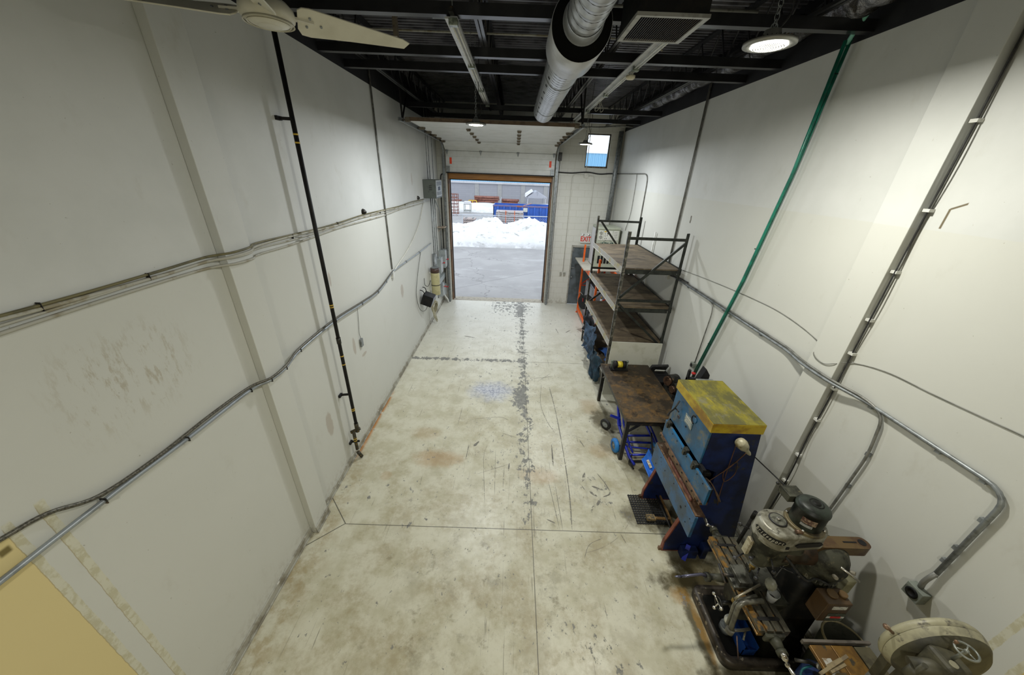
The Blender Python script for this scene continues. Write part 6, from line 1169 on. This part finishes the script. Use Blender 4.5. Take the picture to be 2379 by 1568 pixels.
# dumpster
db = pm('dumpster_blue', (.03, .12, .50), (.025, .10, .40), 1.5, rough=.45); q = at(1146, 476, 'y', 31); dx0, dx1, dzt = q.x, q.x + 7, q.z
t = thing('dumpster', 'long blue steel dumpster behind the snow bank', 'dumpster', (dx0 + 3, 32, 0))
MB().box(dx0, 31, -.004, dx0 + .06, 33.4, dzt).box(dx1 - .06, 31, -.004, dx1, 33.4, dzt).box(dx0, 31, -.004, dx1, 31.06, dzt).box(dx0, 33.34, -.004, dx1, 33.4, dzt).box(dx0, 31, -.004, dx1, 33.4, .2).build('bin_body', db, t)
MB().box(dx0 - .03, 30.93, dzt - .10, dx1, 31.08, dzt + .02).build('top_rim', pm('rusty_rim', (.14, .12, .25), (.3, .1, .06), 2), t)
x = dx0 + .35
while x < dx1 - .2: MB().box(x, 30.86, .1, x + .12, 31, dzt - .08).build('rib', db, t); x += .52
q = at(1220.5, 488, 'y', 30.8); MB().box(q.x - .18, 30.82, q.z - .16, q.x + .18, 30.86, q.z + .16).build('white_sign', WHITEP, t)
MB().bar((dx0 + 2.6, 31.5, dzt), (dx0 + 3.3, 31.9, dzt + .15), .12, .04).build('scrap', pm('scrap_wood', (.4, .2, .12), (.5, .45, .4), 3), t)
# fence
t = thing('chain_fence', 'low galvanised chain-link fence behind the snow bank', 'fence', (0, 28.6, 0)); a, b = at(1035, 499, 'y', 28.6), at(1285, 503, 'y', 28.6)
fm_ = pm('fence_steel', (.55, .58, .64), (.45, .48, .52), 3, metal=.3); MB().cyl((a.x - 3, 28.6, a.z), (b.x + 3, 28.6, b.z), .035, n=8).build('top_rail', fm_, t)
x = -6.6
while x < 6: MB().cyl((x, 28.6, 0), (x, 28.6, a.z + .03), .035, n=8).build('post', fm_, t); x += 2.45
ms = MB(); x = -7.2
while x < 6.5:
    ms.bar((x, 28.6, .02), (x + a.z, 28.6, a.z), .008, .008).bar((x + a.z, 28.6, .02), (x, 28.6, a.z), .008, .008); x += .16
ms.build('mesh', fm_, t)['kind'] = 'stuff'
# panels, lumber, racks in the yard
def pile(nm, lab, cat, px0, py0, px1, py1, Y, n, dep, mat, gap=.45, strap=None, group=None, blocks=True):
    a, b = at(px0, py1, 'y', Y), at(px1, py0, 'y', Y); t = thing(nm, lab, cat, ((a.x + b.x) / 2, Y, max(0, a.z))); z0 = a.z; h = (b.z - z0) / n
    for k in range(n): MB().box(a.x + .02 * math.sin(k * 3), Y, z0 + h * k, b.x + .03 * math.sin(k * 5), Y + dep, z0 + h * (k + 1 - gap)).build('board', mat, t)
    if blocks: MB().box(a.x + .15, Y + .05, 0, a.x + .3, Y + dep - .05, b.z - .05).box(b.x - .3, Y + .05, 0, b.x - .15, Y + dep - .05, b.z - .05).build('supports', iron if not strap else mat, t)
    if strap:
        for f in (.36, .68): x = a.x + (b.x - a.x) * f; MB().box(x - .025, Y - .012, max(0, z0), x + .025, Y, b.z + .01).build('orange_strap', strap, t)
    return t
pile('panel_stack', 'stack of grey panels held by orange straps in front of the dumpster', 'stack', 1152, 491, 1216, 517, 29.5, 6, 1.2, pm('panel_grey', (.46, .44, .45), (.35, .25, .22), 5), .3, orange)
pile('lumber_pile', 'low pile of pale lumber half buried behind the snow bank on the left', 'lumber', 1075, 507, 1104, 520, 29.6, 3, 1.0, pm('yard_lumber', (.42, .32, .28), (.32, .22, .18), 5), .35)
rst = pm('rusty_steel', (.26, .11, .08), (.16, .06, .05), 3, rough=.7); ylw = pm('yard_yellow', (.75, .52, .04), (.6, .4, .03), 3)
def pipes(lab, px0, py0, px1, py1, Y, rows):
    a, b = at(px0, py1, 'y', Y), at(px1, py0, 'y', Y); t = thing('steel_pile', lab, 'steel stock', ((a.x + b.x) / 2, Y, 0)); h = (b.z - a.z) / rows
    for k in range(rows):
        for j in range(5): MB().cyl((a.x + .1 * math.sin(k + j), Y + j * h, a.z + h * (k + .5)), (b.x - .1 * math.cos(k * j), Y + j * h, a.z + h * (k + .5)), h * .45, n=8).build('pipe', rst, t)
    for x in (a.x + .5, b.x - .5): MB().box(x - .06, Y - .1, 0, x + .06, Y + 1.2, a.z).build('rack_leg', ylw, t)
    MB().box(a.x + .5, Y - .1, a.z * .55, b.x - .4, Y, a.z * .55 + .12).build('rack_rail', ylw, t); return t
pipes('large stack of rusty steel pipes on a yellow rack against the warehouse, left of centre', 1102, 457, 1158, 469.5, 55, 3)
pipes('smaller stack of rusty steel bars on a yellow rack behind the dumpster', 1166, 464, 1205, 474, 56, 2)
pipes('low rusty steel stock at the far left beside the snow-covered ground', 1056, 464, 1070, 470, 56, 2)
t = thing('yellow_frame', 'yellow open frame rack between the rusty steel stacks on the left', 'rack', (-7, 54, 0)); a, b = at(1089, 476, 'y', 54), at(1107, 466, 'y', 54)
MB().bar((a.x, 54, b.z), (b.x, 54, b.z), .09, .09).bar((a.x, 54, a.z + .2), (b.x, 54, a.z + .2), .09, .09).bar((a.x, 54, 0), (a.x, 54, b.z), .09, .09).bar((b.x, 54, 0), (b.x, 54, b.z), .09, .09).bar(((a.x + b.x) / 2, 54, 0), ((a.x + b.x) / 2, 54, b.z), .07, .07).build('frame', ylw, t); MB().box(a.x + .1, 54.1, a.z + .3, b.x - .1, 54.8, a.z + .7).build('load', rst, t)
t = thing('stillage_rack', 'tall dark rusty open rack standing at the left edge of the yard', 'rack', (-6.5, 43, 0)); a, b = at(1045, 497, 'y', 40), at(1061, 451, 'y', 40); z0 = 0
for x in (a.x, (a.x + b.x) / 2, b.x):
    for y in (40, 41): MB().bar((x, y, 0), (x, y, b.z), .07, .07).build('post', rst, t)
for k in range(7): z = .15 + k * (b.z - .2) / 6; MB().box(a.x, 40, z, b.x, 40.06, z + .05).box(a.x, 41, z, b.x, 41.06, z + .05).box(a.x, 40, z, a.x + .06, 41, z + .05).box(b.x - .06, 40, z, b.x, 41, z + .05).build('rail', rst, t)
t = thing('yard_cart', 'small grey open crate frame standing on the snow', 'crate', (-5.6, 42, 0)); a, b = at(1078, 486, 'y', 43.6), at(1092, 475, 'y', 43.6)
q = MB()
for x in (a.x, b.x):
    for y in (43.6, 44.6): q.bar((x, y, 0), (x, y, b.z), .06, .06)
for z in (.2, b.z): q.bar((a.x, 43.6, z), (b.x, 43.6, z), .06, .06).bar((a.x, 44.6, z), (b.x, 44.6, z), .06, .06).bar((a.x, 43.6, z), (a.x, 44.6, z), .06, .06).bar((b.x, 43.6, z), (b.x, 44.6, z), .06, .06)
q.build('frame', pm('cart_grey', (.3, .32, .3), (.2, .22, .2), 3), t); MB().box(a.x, 43.6, b.z + .03, b.x, 44.6, b.z + .3).build('snow_cap', SNOW, t)
t = thing('pavilion', 'small gable-roofed shelter with corrugated roof and snow on its left slope', 'shelter', (2.5, 52, 0)); Y = 52; l, r_, pk = at(1223, 458, 'y', Y), at(1271, 459, 'y', Y), at(1247, 444, 'y', Y)
cg = pm('corrugated_grey', (.42, .43, .48), (.34, .35, .4), 1, rough=.6); yb = Y + 4
MB().prism([(l.x, l.z), (pk.x, pk.z), (r_.x, r_.z), (r_.x, r_.z - .1), (l.x, l.z - .1)], (0, Y, 0), (1, 0, 0), (0, 0, 1), (0, 4, 0)).build('roof', cg, t)
for k in range(16): x = l.x + (r_.x - l.x) * (k + .5) / 16; zt = pk.z - (pk.z - l.z) * abs(x - pk.x) / (pk.x - l.x) - .03; MB().box(x - .05, Y - .05, l.z - .1, x + .05, Y, zt).build('gable_rib', cg, t)
for x in (l.x + .15, r_.x - .25): MB().box(x, Y, 0, x + .1, Y + .1, l.z).build('post', cg, t); MB().box(x, yb - .1, 0, x + .1, yb, l.z).build('post', cg, t)
MB().prism([(l.x - .15, l.z + .0), (l.x - .1, l.z + .35), (pk.x - .6, pk.z + .12), (pk.x - .5, pk.z - .05)], (0, Y - .1, 0), (1, 0, 0), (0, 0, 1), (0, 4.1, 0)).build('snow_cap', SNOW, t)
for x in (0, ): MB().cyl((-1.4 + x, 50, 0), (-1.1 + x, 50, 2.0), .04, n=6)
tag(MB().cyl(at(1162, 470, 'y', 54), at(1165, 458, 'y', 54), .05, n=6).cyl(at(1162, 470, 'y', 54), at(1161.5, 486, 'y', 54), .05, n=6).build('leaning_pole', cg), 'thin pale pole between the two rusty steel stacks', 'pole')
